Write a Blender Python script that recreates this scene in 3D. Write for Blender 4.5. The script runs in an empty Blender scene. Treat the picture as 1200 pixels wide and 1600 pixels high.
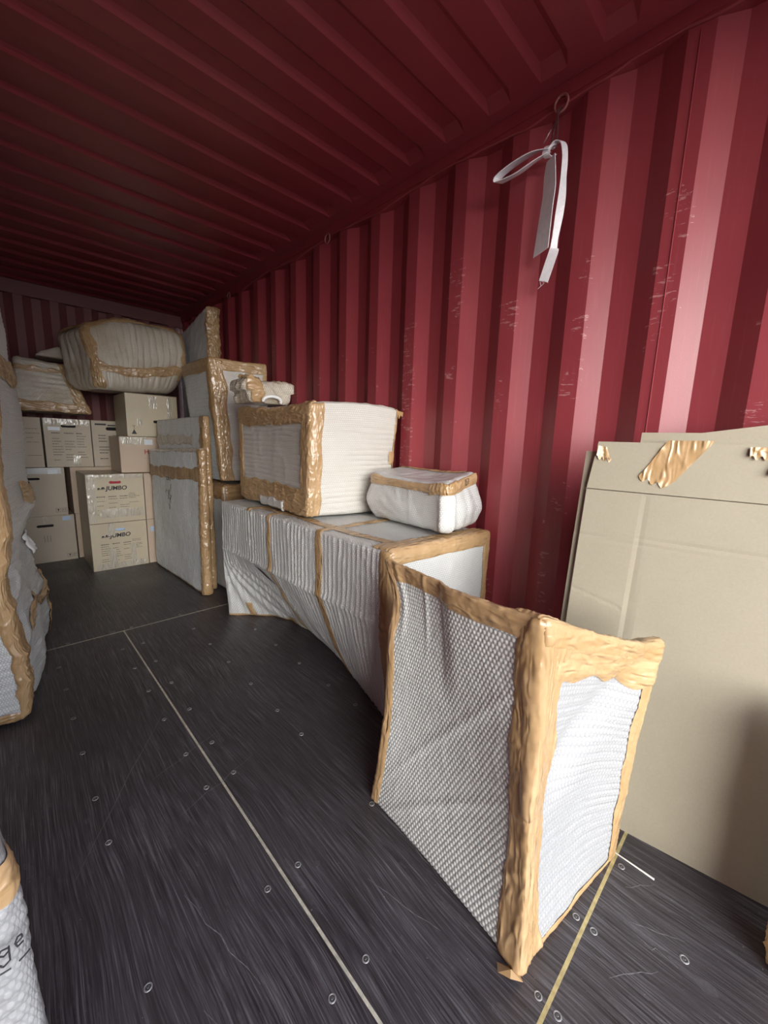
import bpy, bmesh, math, random
import numpy as np
from mathutils import Vector, Matrix

# ------------------------------------------------------------------ camera, world, exposure
SC = bpy.context.scene
COL = SC.collection
CAM = (-1.588, 0.0, 1.119)
FPX, YAW, PITCH, ROLL = 618.77, 0.774, -0.1713, 0.0306
cd = bpy.data.cameras.new('camera'); cam = bpy.data.objects.new('camera', cd); COL.objects.link(cam)
cd.sensor_fit = 'VERTICAL'; cd.sensor_height = 36.0; cd.sensor_width = 27.0
cd.lens = FPX * 36.0 / 1600.0; cd.clip_start = 0.02; cd.clip_end = 200
fw = Vector((math.sin(YAW)*math.cos(PITCH), math.cos(YAW)*math.cos(PITCH), math.sin(PITCH)))
rt = Vector((math.cos(YAW), -math.sin(YAW), 0)); up = rt.cross(fw)
rt2 = math.cos(ROLL)*rt + math.sin(ROLL)*up; up2 = -math.sin(ROLL)*rt + math.cos(ROLL)*up
M = Matrix((rt2, up2, -fw)).transposed().to_4x4(); M.translation = Vector(CAM)
cam.matrix_world = M
SC.camera = cam

SC.view_settings.view_transform = 'Standard'; SC.view_settings.look = 'None'
SC.view_settings.gamma = 1.0; SC.view_settings.use_curve_mapping = False
SC.view_settings.exposure = 1.98
wd = bpy.data.worlds.new('overcast_sky'); SC.world = wd; wd.use_nodes = True
nt = wd.node_tree; nt.nodes.clear()
wo = nt.nodes.new('ShaderNodeOutputWorld'); bg = nt.nodes.new('ShaderNodeBackground')
tc = nt.nodes.new('ShaderNodeTexCoord'); sx = nt.nodes.new('ShaderNodeSeparateXYZ'); cr = nt.nodes.new('ShaderNodeValToRGB')
nt.links.new(tc.outputs['Generated'], sx.inputs[0]); nt.links.new(sx.outputs['Z'], cr.inputs[0])
cr.color_ramp.elements[0].position = 0.0; cr.color_ramp.elements[0].color = (0.95, 0.95, 0.97, 1)
cr.color_ramp.elements[1].position = 0.55; cr.color_ramp.elements[1].color = (0.36, 0.42, 0.52, 1)
nt.links.new(cr.outputs[0], bg.inputs[0]); nt.links.new(bg.outputs[0], wo.inputs[0])
bg.inputs[1].default_value = 1.8
SC.cycles.max_bounces = 10; SC.cycles.diffuse_bounces = 6; SC.cycles.glossy_bounces = 3
SC.cycles.use_denoising = True
SC.cycles.sample_clamp_indirect = 6

# weak hazy sun through the open doors
sd = bpy.data.lights.new('hazy_sun', 'SUN'); sun = bpy.data.objects.new('hazy_sun', sd); COL.objects.link(sun)
sd.energy = 1.8; sd.angle = math.radians(55); sd.color = (1.0, 0.96, 0.88)
SUN_DIR = Vector((0.50, 0.85, -0.16)).normalized()
sun.rotation_euler = SUN_DIR.to_track_quat('-Z', 'Y').to_euler()

random.seed(4); rng = np.random.RandomState(7)
YD, YE, XL = -1.05, 4.86, -2.35          # door opening, end wall, left wall
H = 2.40

# ------------------------------------------------------------------ materials
def new_mat(name):
    m = bpy.data.materials.new(name); m.use_nodes = True
    n = m.node_tree.nodes; b = n['Principled BSDF']
    return m, m.node_tree, n, b
class NT:
    def __init__(s, tree): s.t = tree
    def n(s, kind, **kw):
        o = s.t.nodes.new(kind)
        for k, v in kw.items():
            if k.startswith('i_'): o.inputs[k[2:].replace('_', ' ')].default_value = v
            else: setattr(o, k, v)
        return o
    def l(s, a, b): s.t.links.new(a, b)
    def math(s, op, a, b=None, c=None, clamp=False):
        o = s.t.nodes.new('ShaderNodeMath'); o.operation = op; o.use_clamp = clamp
        for i, v in enumerate((a, b, c)):
            if v is None: continue
            if isinstance(v, (int, float)): o.inputs[i].default_value = v
            else: s.l(v, o.inputs[i])
        return o.outputs[0]
    def noise(s, vec, scale, detail=4, rough=0.55, dist=0.0):
        o = s.t.nodes.new('ShaderNodeTexNoise'); o.inputs['Scale'].default_value = scale
        o.inputs['Detail'].default_value = detail; o.inputs['Roughness'].default_value = rough
        o.inputs['Distortion'].default_value = dist
        if vec is not None: s.l(vec, o.inputs['Vector'])
        return o.outputs[0]
    def ramp(s, fac, stops):
        o = s.t.nodes.new('ShaderNodeValToRGB'); e = o.color_ramp.elements
        while len(e) > 1: e.remove(e[-1])
        e[0].position = stops[0][0]; e[0].color = (*stops[0][1], 1)
        for p, c in stops[1:]:
            x = e.new(p); x.color = (*c, 1)
        s.l(fac, o.inputs[0]); return o.outputs[0]
    def mix(s, fac, a, b):
        o = s.t.nodes.new('ShaderNodeMix'); o.data_type = 'RGBA'
        if isinstance(fac, (int, float)): o.inputs[0].default_value = fac
        else: s.l(fac, o.inputs[0])
        for i, v in ((6, a), (7, b)):
            if isinstance(v, tuple): o.inputs[i].default_value = (*v, 1)
            else: s.l(v, o.inputs[i])
        return o.outputs[2]
    def mapping(s, vec, scale=(1,1,1), rot=(0,0,0)):
        o = s.t.nodes.new('ShaderNodeMapping'); o.inputs['Scale'].default_value = scale; o.inputs['Rotation'].default_value = rot
        s.l(vec, o.inputs[0]); return o.outputs[0]
    def bump(s, h, strength, dist=0.002):
        o = s.t.nodes.new('ShaderNodeBump'); o.inputs['Strength'].default_value = strength; o.inputs['Distance'].default_value = dist
        s.l(h, o.inputs['Height']); return o.outputs[0]

def simple(name, col, rough=0.6, metal=0.0, var=0.0, vs=8.0, bump=0.0, bs=80.0, coat=0.0):
    m, t, n, b = new_mat(name); g = NT(t)
    b.inputs['Roughness'].default_value = rough; b.inputs['Metallic'].default_value = metal
    b.inputs['Coat Weight'].default_value = coat
    tcn = g.n('ShaderNodeTexCoord'); ob = tcn.outputs['Object']
    if var > 0:
        f = g.noise(ob, vs, 5)
        lo = tuple(max(0, c*(1-var)) for c in col); hi = tuple(min(1, c*(1+var)) for c in col)
        t.links.new(g.ramp(f, [(0.3, lo), (0.7, hi)]), b.inputs['Base Color'])
    else: b.inputs['Base Color'].default_value = (*col, 1)
    if bump > 0: t.links.new(g.bump(g.noise(ob, bs, 4), bump), b.inputs['Normal'])
    return m

def mat_red(name='red_container_paint', wall=True, shade=1.0):
    m, t, n, b = new_mat(name); g = NT(t)
    tcn = g.n('ShaderNodeTexCoord'); ob = tcn.outputs['Object']
    base = g.ramp(g.noise(ob, 1.6, 5), [(0.3, tuple(c*shade for c in (0.24, 0.032, 0.042))), (0.7, tuple(c*shade for c in (0.29, 0.043, 0.053)))])
    if wall:
        # rubbed scratches on the ridges (real wear): thin short horizontal marks
        mp = g.mapping(ob, (1, 9, 46), (0.2, 0, 0))
        s1 = g.noise(mp, 1.8, 5, 0.7)
        mask = g.noise(ob, 3.1, 3, 0.6)
        s2 = g.math('MULTIPLY', g.math('GREATER_THAN', s1, 0.585), g.math('GREATER_THAN', mask, 0.53))
        sp = g.n('ShaderNodeSeparateXYZ'); t.links.new(ob, sp.inputs[0])
        ridge = g.math('LESS_THAN', g.math('ABSOLUTE', sp.outputs['X']), 0.006)
        low = g.math('LESS_THAN', sp.outputs['Z'], 1.95)
        s3 = g.math('MULTIPLY', g.math('MULTIPLY', s2, ridge), low)
        base = g.mix(g.math('MULTIPLY', s3, 0.6), base, (0.50, 0.26, 0.26))
        vert = g.noise(g.mapping(ob, (1, 60, 3)), 1.5, 4, 0.7)
        base = g.mix(g.math('MULTIPLY', g.math('SUBTRACT', vert, 0.55, clamp=True), 0.9), base, (0.42, 0.16, 0.16))
    t.links.new(base, b.inputs['Base Color'])
    b.inputs['Roughness'].default_value = 0.42
    b.inputs['Specular IOR Level'].default_value = 0.6
    t.links.new(g.bump(g.noise(ob, 260, 3), 0.25, 0.001), b.inputs['Normal'])
    return m

def mat_floor():
    m, t, n, b = new_mat('dark_phenolic_plywood'); g = NT(t)
    tcn = g.n('ShaderNodeTexCoord'); ob = tcn.outputs['Object']
    warp = g.n('ShaderNodeVectorMath', operation='MULTIPLY_ADD')
    nz = g.n('ShaderNodeTexNoise'); nz.inputs['Scale'].default_value = 2.2; nz.inputs['Detail'].default_value = 2
    t.links.new(g.mapping(ob, (1, 0.5, 1)), nz.inputs['Vector'])
    t.links.new(nz.outputs['Color'], warp.inputs[0]); warp.inputs[1].default_value = (0.09, 0.03, 0); t.links.new(ob, warp.inputs[2])
    wv = warp.outputs[0]
    grain = g.noise(g.mapping(wv, (85, 1.5, 1)), 1.6, 6, 0.72)
    fine = g.noise(g.mapping(wv, (240, 5, 1)), 1.5, 3, 0.6)
    gl = g.math('ADD', g.math('MULTIPLY', grain, 0.5), g.math('MULTIPLY', fine, 0.5))
    big = g.noise(ob, 1.3, 3)
    col = g.ramp(gl, [(0.40, (0.016, 0.013, 0.016)), (0.49, (0.048, 0.041, 0.047)), (0.55, (0.092, 0.085, 0.098)), (0.62, (0.18, 0.175, 0.19))])
    col = g.mix(g.math('MULTIPLY', g.math('SUBTRACT', big, 0.36, clamp=True), 3.2, clamp=True), g.mix(.45, (0.048, 0.042, 0.046), col), col)
    for k, (rz, th) in enumerate(((0.05, .022), (-0.04, .018), (0.0, .02), (0.13, .015))):
        mp = g.mapping(ob, (34, .55, 1), (0, 0, rz))
        nn = g.noise(mp, 1.0 + .23*k, 1, 0.3)
        line = g.math('LESS_THAN', g.math('ABSOLUTE', g.math('SUBTRACT', nn, 0.5)), th)
        msk = g.math('GREATER_THAN', g.noise(g.mapping(ob, (2.5, 1, 1)), 2.1+k, 3), 0.58)
        wr = g.math('SUBTRACT', g.noise(ob, 90, 4, .7), .25, clamp=True)
        col = g.mix(g.math('MULTIPLY', g.math('MULTIPLY', line, msk), g.math('MULTIPLY', wr, .55)), col, (0.22, 0.21, 0.23))
    speck = g.math('GREATER_THAN', g.noise(ob, 140, 2, 0.4), 0.76)
    col = g.mix(g.math('MULTIPLY', speck, .5), col, (0.3, 0.29, 0.28))
    dust = g.noise(ob, 2.1, 5, 0.6)
    col = g.mix(g.math('MULTIPLY', g.math('SUBTRACT', dust, 0.45, clamp=True), .35), col, (0.20, 0.19, 0.19))
    t.links.new(col, b.inputs['Base Color'])
    t.links.new(g.ramp(dust, [(0.35, (.30,)*3), (0.7, (.46,)*3)]), b.inputs['Roughness'])
    t.links.new(g.bump(gl, 0.9, 0.003), b.inputs['Normal'])
    return m

def mat_bubble(name, white=(0.80, 0.79, 0.76), gap=(0.56, 0.57, 0.58), pitch=0.010, bump=0.6, rough=0.3, brown=0.0, colmix=1.0, film=0.0):
    m, t, n, b = new_mat(name); g = NT(t)
    uvn = g.n('ShaderNodeUVMap'); uv = uvn.outputs[0]
    wn = g.n('ShaderNodeTexNoise'); wn.inputs['Scale'].default_value = 9; wn.inputs['Detail'].default_value = 2
    t.links.new(uv, wn.inputs['Vector'])
    wa = g.n('ShaderNodeVectorMath', operation='MULTIPLY_ADD'); t.links.new(wn.outputs['Color'], wa.inputs[0])
    wa.inputs[1].default_value = (0.006, 0.006, 0) if bump > 0 else (0, 0, 0); t.links.new(uv, wa.inputs[2])
    sp = g.n('ShaderNodeSeparateXYZ'); t.links.new(wa.outputs[0], sp.inputs[0])
    U, V = sp.outputs[0], sp.outputs[1]
    k = 2*math.pi/(pitch*0.866)
    c1 = g.math('COSINE', g.math('MULTIPLY', V, k))
    a = g.math('MULTIPLY', U, k*0.866); h = g.math('MULTIPLY', V, k*0.5)
    c2 = g.math('COSINE', g.math('ADD', a, h)); c3 = g.math('COSINE', g.math('SUBTRACT', a, h))
    hx = g.math('DIVIDE', g.math('ADD', g.math('ADD', g.math('ADD', c1, c2), c3), 1.5), 4.5)   # 0..1
    dots = g.ramp(hx, [(0.12, (0, 0, 0)), (0.42, (1, 1, 1))])
    mot = g.noise(uv, 14, 5, 0.65)
    wcol = g.ramp(mot, [(0.3, tuple(c*0.90 for c in white)), (0.7, white)])
    gcol = g.mix(mot, gap, tuple(c*.85 for c in gap))
    col = g.mix(g.math('MULTIPLY', dots, colmix), gcol, wcol)
    if brown > 0:
        bn = g.noise(uv, 3.2, 4, 0.6)
        col = g.mix(g.math('MULTIPLY', g.math('MULTIPLY', g.math('SUBTRACT', bn, 0.38, clamp=True), 3.0, clamp=True), brown), col, (0.40, 0.28, 0.16))
    t.links.new(col, b.inputs['Base Color'])
    b.inputs['Roughness'].default_value = rough
    b.inputs['Specular IOR Level'].default_value = 0.55
    cre = g.noise(uv, 45, 5, 0.7, 1.2)
    if bump > 0:
        hh = g.math('ADD', g.math('MULTIPLY', dots, 0.7), g.math('MULTIPLY', cre, 0.9))
    else: hh = cre
    t.links.new(g.bump(hh, max(bump, .3), 0.0022), b.inputs['Normal'])
    if film > 0:
        b.inputs['Coat Weight'].default_value = film; b.inputs['Coat Roughness'].default_value = 0.10; b.inputs['Coat IOR'].default_value = 1.7
        t.links.new(g.bump(g.noise(g.mapping(uv, (1, .6, 1)), 22, 5, .65, 1.6), 1.0, 0.02), b.inputs['Coat Normal'])
    return m

def mat_tape(name, c1=(0.40, 0.255, 0.12), c2=(0.52, 0.35, 0.19), rough=0.24, alpha=1.0, bump=0.5):
    m, t, n, b = new_mat(name); g = NT(t)
    uv = g.n('ShaderNodeUVMap').outputs[0]
    f = g.noise(uv, 7, 5, 0.65, 1.5)
    lay = g.math('ADD', g.math('MULTIPLY', g.math('GREATER_THAN', g.noise(g.mapping(uv, (26, 1.0, 1)), 1.0, 1, .4), .5), .22), .39)
    col = g.ramp(g.math('ADD', g.math('MULTIPLY', f, 0.6), g.math('MULTIPLY', lay, .4)), [(0.38, c1), (0.62, c2)])
    vor = g.n('ShaderNodeTexNoise'); vor.noise_type = 'RIDGED_MULTIFRACTAL' if hasattr(vor, 'noise_type') else vor.noise_type
    vor.inputs['Scale'].default_value = 60; vor.inputs['Detail'].default_value = 4; vor.inputs['Distortion'].default_value = 0.5; vor.inputs['Roughness'].default_value = 0.45
    t.links.new(g.mapping(uv, (1.0, 0.28, 1)), vor.inputs['Vector'])
    t.links.new(col, b.inputs['Base Color'])
    b.inputs['Roughness'].default_value = rough; b.inputs['Specular IOR Level'].default_value = 0.6
    t.links.new(g.bump(vor.outputs[0], min(1, bump*2), 0.0075), b.inputs['Normal'])
    if alpha < 1: b.inputs['Alpha'].default_value = alpha
    return m

def mat_card(name, col=(0.50, 0.42, 0.31), rough=0.75, film=0.0):
    m, t, n, b = new_mat(name); g = NT(t)
    ob = g.n('ShaderNodeTexCoord').outputs['Object']
    f = g.noise(ob, 3, 5); fib = g.noise(ob, 160, 3, .7)
    lo = tuple(c*.92 for c in col); hi = tuple(min(1, c*1.07) for c in col)
    c = g.ramp(g.math('ADD', g.math('MULTIPLY', f, .6), g.math('MULTIPLY', fib, .4)), [(0.35, lo), (0.65, hi)])
    sp = g.math('GREATER_THAN', g.noise(ob, 210, 2, .4), .74)
    c = g.mix(g.math('MULTIPLY', sp, .35), c, tuple(x*.55 for x in col))
    t.links.new(c, b.inputs['Base Color']); b.inputs['Roughness'].default_value = rough
    hgt = fib
    if film > 0:
        b.inputs['Coat Weight'].default_value = film; b.inputs['Coat Roughness'].default_value = 0.12
        cn = g.noise(ob, 13, 5, .65, 1.5)
        nb = g.bump(cn, 0.9, 0.012)
        t.links.new(nb, b.inputs['Coat Normal'])
    t.links.new(g.bump(hgt, 0.12, 0.001), b.inputs['Normal'])
    return m

RED = mat_red(); REDC = mat_red('red_ceiling_paint', False, 1.1)
END = simple('end_wall_red_with_shade', (0.15, 0.042, 0.044), .6, var=.15, vs=2)  # container red darkened and greyed: dimming light towards the back put into the colour
FLOOR = mat_floor()
BUB = mat_bubble('white_bubble_wrap', white=(0.76, 0.765, 0.745), gap=(0.58, 0.595, 0.585))
BUB_A = mat_bubble('coarse_bubble_wrap', white=(0.74, 0.75, 0.71), gap=(0.42, 0.44, 0.44), pitch=0.0115, bump=0.0)
BUB_AF = mat_bubble('smooth_side_wrap_toned_down', white=(0.41, 0.415, 0.42), gap=(0.34, 0.345, 0.355), pitch=0.0115, bump=0.35)  # smooth side of the wrap, colour darkened to offset strong light on door-facing fronts
BUB_B = mat_bubble('cream_bubble_wrap', white=(0.74, 0.71, 0.65), gap=(0.58, 0.56, 0.51))
BUB_G = mat_bubble('grey_bubble_wrap', white=(0.84, 0.85, 0.83), gap=(0.68, 0.70, 0.70), rough=0.25, bump=.9, film=.35)
BUB_BR = mat_bubble('brownish_bubble_wrap', white=(0.80, 0.75, 0.63), gap=(0.62, 0.57, 0.47), rough=0.20, brown=0.7, bump=1.0, film=1.0)
TAPE = mat_tape('brown_packing_tape')
TAPE_D = mat_tape('dark_brown_packing_tape', (0.34, 0.21, 0.10), (0.48, 0.32, 0.17), 0.22)
TAPE_CL = mat_tape('clear_packing_tape', (0.50, 0.44, 0.35), (0.60, 0.55, 0.45), 0.08, bump=.7)
CARD = mat_card('plain_cardboard', (0.335, 0.298, 0.222))
CARD_T = mat_card('brown_carton', (0.50, 0.43, 0.33), film=.25)
CARD_Y = mat_card('yellowish_carton', (0.58, 0.50, 0.35), film=.6)
CARD_P = mat_card('pinkish_carton', (0.60, 0.47, 0.35), film=.3)
EDGE = simple('corrugated_edge', (0.42, 0.34, 0.24), .9, var=.2, vs=60)
DARK = simple('dark_inside', (0.012, 0.010, 0.009), 0.9)
INK = simple('dark_ink', (0.03, 0.03, 0.035), .6)
INKG = simple('grey_ink', (0.14, 0.12, 0.10), .7)
INKR = simple('red_ink', (0.38, 0.05, 0.04), .7)
REDPAD = simple('red_padding', (0.42, 0.03, 0.05), .7)
BLUEPAD = simple('pale_blue_padding', (0.45, 0.58, 0.75), .6)
STICK = simple('white_sticker', (0.72, 0.76, 0.80), .4)
SEAL = simple('seam_filler', (0.52, 0.49, 0.40), .7, var=.25, vs=60)
SEALY = simple('yellow_seam_filler', (0.46, 0.38, 0.18), .7, var=.25, vs=60)
SEALD = simple('grey_seam_filler', (0.13, 0.12, 0.11), .7, var=.3, vs=40)
STEEL = simple('zinc_wire', (0.55, 0.55, 0.53), .3, 1.0)
SCREW = simple('worn_screw_head', (0.30, 0.30, 0.305), .5, 0.3, var=.25, vs=200)
SCREWD = simple('dark_screw_recess', (0.07, 0.066, 0.068), .7)  # darker tone for the screw recess, its cross and the plug hole
SCR = simple('pale_scratch', (0.20, 0.19, 0.20), .7, var=.4, vs=80)
WEB = simple('white_webbing', (0.78, 0.76, 0.78), .55, var=.06, vs=60, bump=.3, bs=400)
PLAST = simple('white_plastic', (0.82, 0.80, 0.76), .35)
FOAM = simple('white_foam_film', (0.82, 0.82, 0.80), .5, var=.05, vs=20, bump=.3, bs=50)
GROUND = simple('grey_asphalt_yard', (0.17, 0.17, 0.165), .9, var=.12, vs=.8)
PAINTD = simple('red_rail_paint', (0.26, 0.034, 0.042), .45, var=.1, vs=3)
RING = simple('rusty_red_ring', (0.30, 0.10, 0.09), .5, var=.2, vs=60)

# ------------------------------------------------------------------ object helpers
def mesh_obj(name, V, F, mats, parent=None, uv=None, smooth=False, midx=None, kind=None):
    V = np.asarray(V, float)
    if parent is not None: V = V - np.array(parent['origin'])[None, :]
    me = bpy.data.meshes.new(name); me.from_pydata(V.tolist(), [], F if isinstance(F, list) else F.tolist())
    if not isinstance(mats, (list, tuple)): mats = [mats]
    for m in mats: me.materials.append(m)
    if midx is not None: me.polygons.foreach_set('material_index', midx)
    if smooth: me.polygons.foreach_set('use_smooth', [True]*len(me.polygons))
    if uv is not None:
        lay = me.uv_layers.new(name='UVMap')
        lay.data.foreach_set('uv', np.asarray(uv, float).ravel())
    me.update()
    o = bpy.data.objects.new(name, me); COL.objects.link(o)
    if parent is not None: o.parent = parent
    o['origin'] = list(parent['origin']) if parent is not None else [0.0, 0, 0]
    if kind: o['kind'] = kind
    return o
def root(name, loc, label, cat, group=None):
    o = bpy.data.objects.new(name, None); COL.objects.link(o); o.location = loc; o.empty_display_size = .05
    o['origin'] = list(map(float, loc)); o['label'] = label; o['category'] = cat
    if group: o['group'] = group
    return o
def boxVF(x0, x1, y0, y1, z0, z1):
    V = [(x, y, z) for x in (x0, x1) for y in (y0, y1) for z in (z0, z1)]
    F = [[0,1,3,2],[4,6,7,5],[0,4,5,1],[2,3,7,6],[0,2,6,4],[1,5,7,3]]
    return V, F
def join(parts):
    V, F = [], []
    for v, f in parts:
        n = len(V); V += [tuple(p) for p in v]; F += [[i+n for i in q] for q in f]
    return V, F
def bevel_box(name, x0, x1, y0, y1, z0, z1, mat, parent=None, bw=.004, kind=None):
    V, F = boxVF(x0, x1, y0, y1, z0, z1)
    bm = bmesh.new(); vs = [bm.verts.new(v) for v in V]
    for f in F: bm.faces.new([vs[i] for i in f])
    bmesh.ops.recalc_face_normals(bm, faces=bm.faces)
    bmesh.ops.bevel(bm, geom=list(bm.edges), offset=bw, segments=2, affect='EDGES', profile=.7)
    V = [tuple(v.co) for v in bm.verts]; bm.verts.index_update(); F = [[v.index for v in f.verts] for f in bm.faces]; bm.free()
    return mesh_obj(name, V, F, mat, parent, kind=kind)
def tubeVF(path, r, n=8, closed=False):
    P = [Vector(p) for p in path]; V, F = [], []; m = len(P)
    pn = None
    for i, p in enumerate(P):
        a = P[(i-1) % m] if (closed or i > 0) else p; b = P[(i+1) % m] if (closed or i < m-1) else p
        t = (b-a).normalized()
        if pn is None: pn = t.orthogonal().normalized()
        else:
            pn = (pn - t*pn.dot(t)).normalized()
        bn = t.cross(pn)
        rr = r[i] if isinstance(r, (list, tuple)) else r
        for k in range(n):
            a_ = 2*math.pi*k/n; V.append(tuple(p + (pn*math.cos(a_)+bn*math.sin(a_))*rr))
    for i in range(m if closed else m-1):
        j = (i+1) % m
        for k in range(n): F.append([i*n+k, i*n+(k+1) % n, j*n+(k+1) % n, j*n+k])
    if not closed: F.append(list(range(n))[::-1]); F.append([(m-1)*n+k for k in range(n)])
    return V, F
def prismVF(poly, y0, y1, axis='y'):
    n = len(poly)
    def pt(u, v, w):
        return {'y': (u, w, v), 'x': (w, u, v), 'z': (u, v, w)}[axis]
    V = [pt(u, v, y0) for u, v in poly] + [pt(u, v, y1) for u, v in poly]
    F = [list(range(n)), list(range(2*n-1, n-1, -1))] + [[i, (i+1) % n + 0, n+(i+1) % n, n+i][::-1] for i in range(n)]
    return V, F
def structure(o): o['kind'] = 'structure'; return o

# ------------------------------------------------------------------ soft numpy noise
class Sines:
    def __init__(s, seed, n=14, lo=.6, hi=1.8):
        r = np.random.RandomState(seed); d = r.normal(size=(n, 3)); d /= np.linalg.norm(d, axis=1)[:, None]
        s.k = d*r.uniform(lo, hi, (n, 1))*2*np.pi; s.p = r.uniform(0, 6.28, n); s.n = n
    def __call__(s, P, f=1.0):
        return np.sin(np.asarray(P) @ (s.k.T*f) + s.p).sum(1)/math.sqrt(s.n)*.9
NZ = [Sines(i) for i in range(8)]
def wrinkle(P, f, seed=0):
    """sharp crease field about 0..1 (creases high)"""
    w = NZ[seed % 8](P, f*.6); w2 = NZ[(seed+3) % 8](P, f*.5)
    Q = P + np.stack([w, w2, w-w2], 1)*(.12/f)
    a = NZ[(seed+1) % 8](Q, f); b = NZ[(seed+2) % 8](Q, f*2.1)
    return .65*np.exp(-np.abs(a)*3.0) + .35*np.exp(-np.abs(b)*3.0)
def crease(P, f, seed=0):
    Q = P + np.stack([NZ[seed % 8](P, f*.35), NZ[(seed+3) % 8](P, f*.3), 0*P[:, 0]], 1)*(.10/f)
    a = NZ[(seed+1) % 8](Q, f); b = NZ[(seed+4) % 8](Q, f*1.9)
    return np.exp(-np.abs(a)*5.5)+.5*np.exp(-np.abs(b)*6.0)
def smooth(x): x = np.clip(x, 0, 1); return x*x*(3-2*x)

# ------------------------------------------------------------------ wrapped packages
class Wrap:
    """soft box given by 8 world corners c[(sx,sy,sz)], rounded edges, optional deformation of the wrap"""
    def __init__(s, corners, r=.015, deform=None, seed=0, low=.004, ribs=None, bub=None, cre=.0025, cref=5.0):
        s.c = {k: np.array(v, float) for k, v in corners.items()}
        C = s.c; g = lambda a, b: np.linalg.norm(C[a]-C[b])
        s.h = np.array([
            np.mean([g((1, j, k), (-1, j, k)) for j in (-1, 1) for k in (-1, 1)]),
            np.mean([g((j, 1, k), (j, -1, k)) for j in (-1, 1) for k in (-1, 1)]),
            np.mean([g((j, k, 1), (j, k, -1)) for j in (-1, 1) for k in (-1, 1)])])/2
        s.r = min(r, s.h.min()*.95); s.deform = deform; s.seed = seed; s.low = low; s.ribs = ribs or {}; s.bub = bub or {}; s.cre = cre; s.cref = cref
        ax = [sum((C[tuple(1 if a == i else (j if a == (i+1) % 3 else k) for a in range(3))] -
                   C[tuple(-1 if a == i else (j if a == (i+1) % 3 else k) for a in range(3))]) for j in (-1, 1) for k in (-1, 1)) for i in range(3)]
        s.ax = np.array([v/np.linalg.norm(v) for v in ax])
    def W(s, p, off=0.0, body=False):
        h = s.h; p = np.asarray(p, float)
        inner = np.clip(p, -(h-s.r), h-s.r); d = p-inner; L = np.linalg.norm(d, axis=1); L[L < 1e-9] = 1
        n = d/L[:, None]
        pr = inner + n*s.r
        q = pr/h
        P = np.zeros_like(p)
        for k, c in s.c.items():
            w = np.ones(len(p))
            for a in range(3): w *= (1+k[a]*q[:, a])/2
            P += w[:, None]*c[None]
        N = n @ s.ax; N /= np.linalg.norm(N, axis=1)[:, None]
        disp = np.zeros(len(p)) + off
        disp += s.low*NZ[s.seed % 8](P, 1.6) + s.cre*(wrinkle(P, s.cref, s.seed)-.3)
        if body:
            for a in range(3):
                for sg in (-1, 1):
                    w = smooth((n[:, a]*sg-.75)/.25)
                    u, v = p[:, (1 if a == 0 else 0)], p[:, (1 if a == 2 else 2)]
                    key = (a, sg)
                    if key in s.ribs:
                        dirn, per, amp = s.ribs[key]
                        t = v if dirn == 'h' else u; o_ = u if dirn == 'h' else v
                        ww = NZ[(s.seed+5) % 8](np.stack([t*3, o_*1.1, t*0], 1), 1.0)*.35*per + NZ[(s.seed+2) % 8](np.stack([t*7, o_*5, t*0], 1), 1.0)*.12*per
                        ph = np.abs(np.sin(np.pi*(t+ww)/per)); am = .65+.35*NZ[(s.seed+6) % 8](np.stack([t*8, o_*3, t*0+1], 1), 1)
                        disp += w*amp*am*(ph**.45-.7)
                    if key in s.bub:
                        pitch, amp = s.bub[key]; k = 2*np.pi/(pitch*.866)
                        hx = (np.cos(v*k)+np.cos(u*k*.866+v*k*.5)+np.cos(u*k*.866-v*k*.5)+1.5)/4.5
                        disp += w*amp*np.clip((hx-.1)*2.6, 0, 1)**.7
        P = P + N*disp[:, None]
        if s.deform is not None: P = s.deform(P, q, p)
        return P
    def coords(s, a, step):
        h = s.h[a]; r = s.r
        n = max(2, int(math.ceil(2*(h-r)/step)))
        e = [h-r*f for f in (1, .75, .5, .3, .12, 0)]
        return np.array(sorted(set([round(-x, 5) for x in e] + [round(x, 5) for x in e] + [round(x, 5) for x in np.linspace(-(h-r), h-r, n+1)])))
    def body(s, name, mat, parent, step=.012, fine=None, zmin=None, facemat=None):
        fine = fine or {}
        st = [fine.get(a, step) for a in range(3)]
        cs = [s.coords(a, st[a]) for a in range(3)]
        PT, FC, UVS, MI = [], [], [], []; n0 = 0
        for a in range(3):
            b, c = [i for i in range(3) if i != a]
            B, Cc = np.meshgrid(cs[b], cs[c], indexing='ij')
            for sg in (-1, 1):
                p = np.zeros((B.size, 3)); p[:, a] = sg*s.h[a]; p[:, b] = B.ravel(); p[:, c] = Cc.ravel()
                nb, nc = B.shape; idx = np.arange(B.size).reshape(nb, nc)
                f = np.stack([idx[:-1, :-1], idx[1:, :-1], idx[1:, 1:], idx[:-1, 1:]], -1).reshape(-1, 4)
                flip = (sg < 0) ^ (a == 1)
                if flip: f = f[:, ::-1]
                UVS.append(p[:, [b, c]][f].reshape(-1, 2)); PT.append(p); FC.append(f+n0); n0 += len(p)
                MI += [1 if facemat and (a, sg) in facemat else 0]*len(f)
        P = np.vstack(PT); F = np.vstack(FC)
        key = np.round(P, 5); uq, first, inv = np.unique(key, axis=0, return_index=True, return_inverse=True)
        P = P[first]; F = inv.ravel()[F]
        X = s.W(P, 0, True)
        if zmin is not None: X[:, 2] = np.maximum(X[:, 2], zmin)
        s.zmin = zmin
        mats = [mat] + ([list(facemat.values())[0]] if facemat else [])
        return mesh_obj(name, X, F, mats, parent, uv=np.vstack(UVS), smooth=True, midx=MI if facemat else None)
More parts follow.
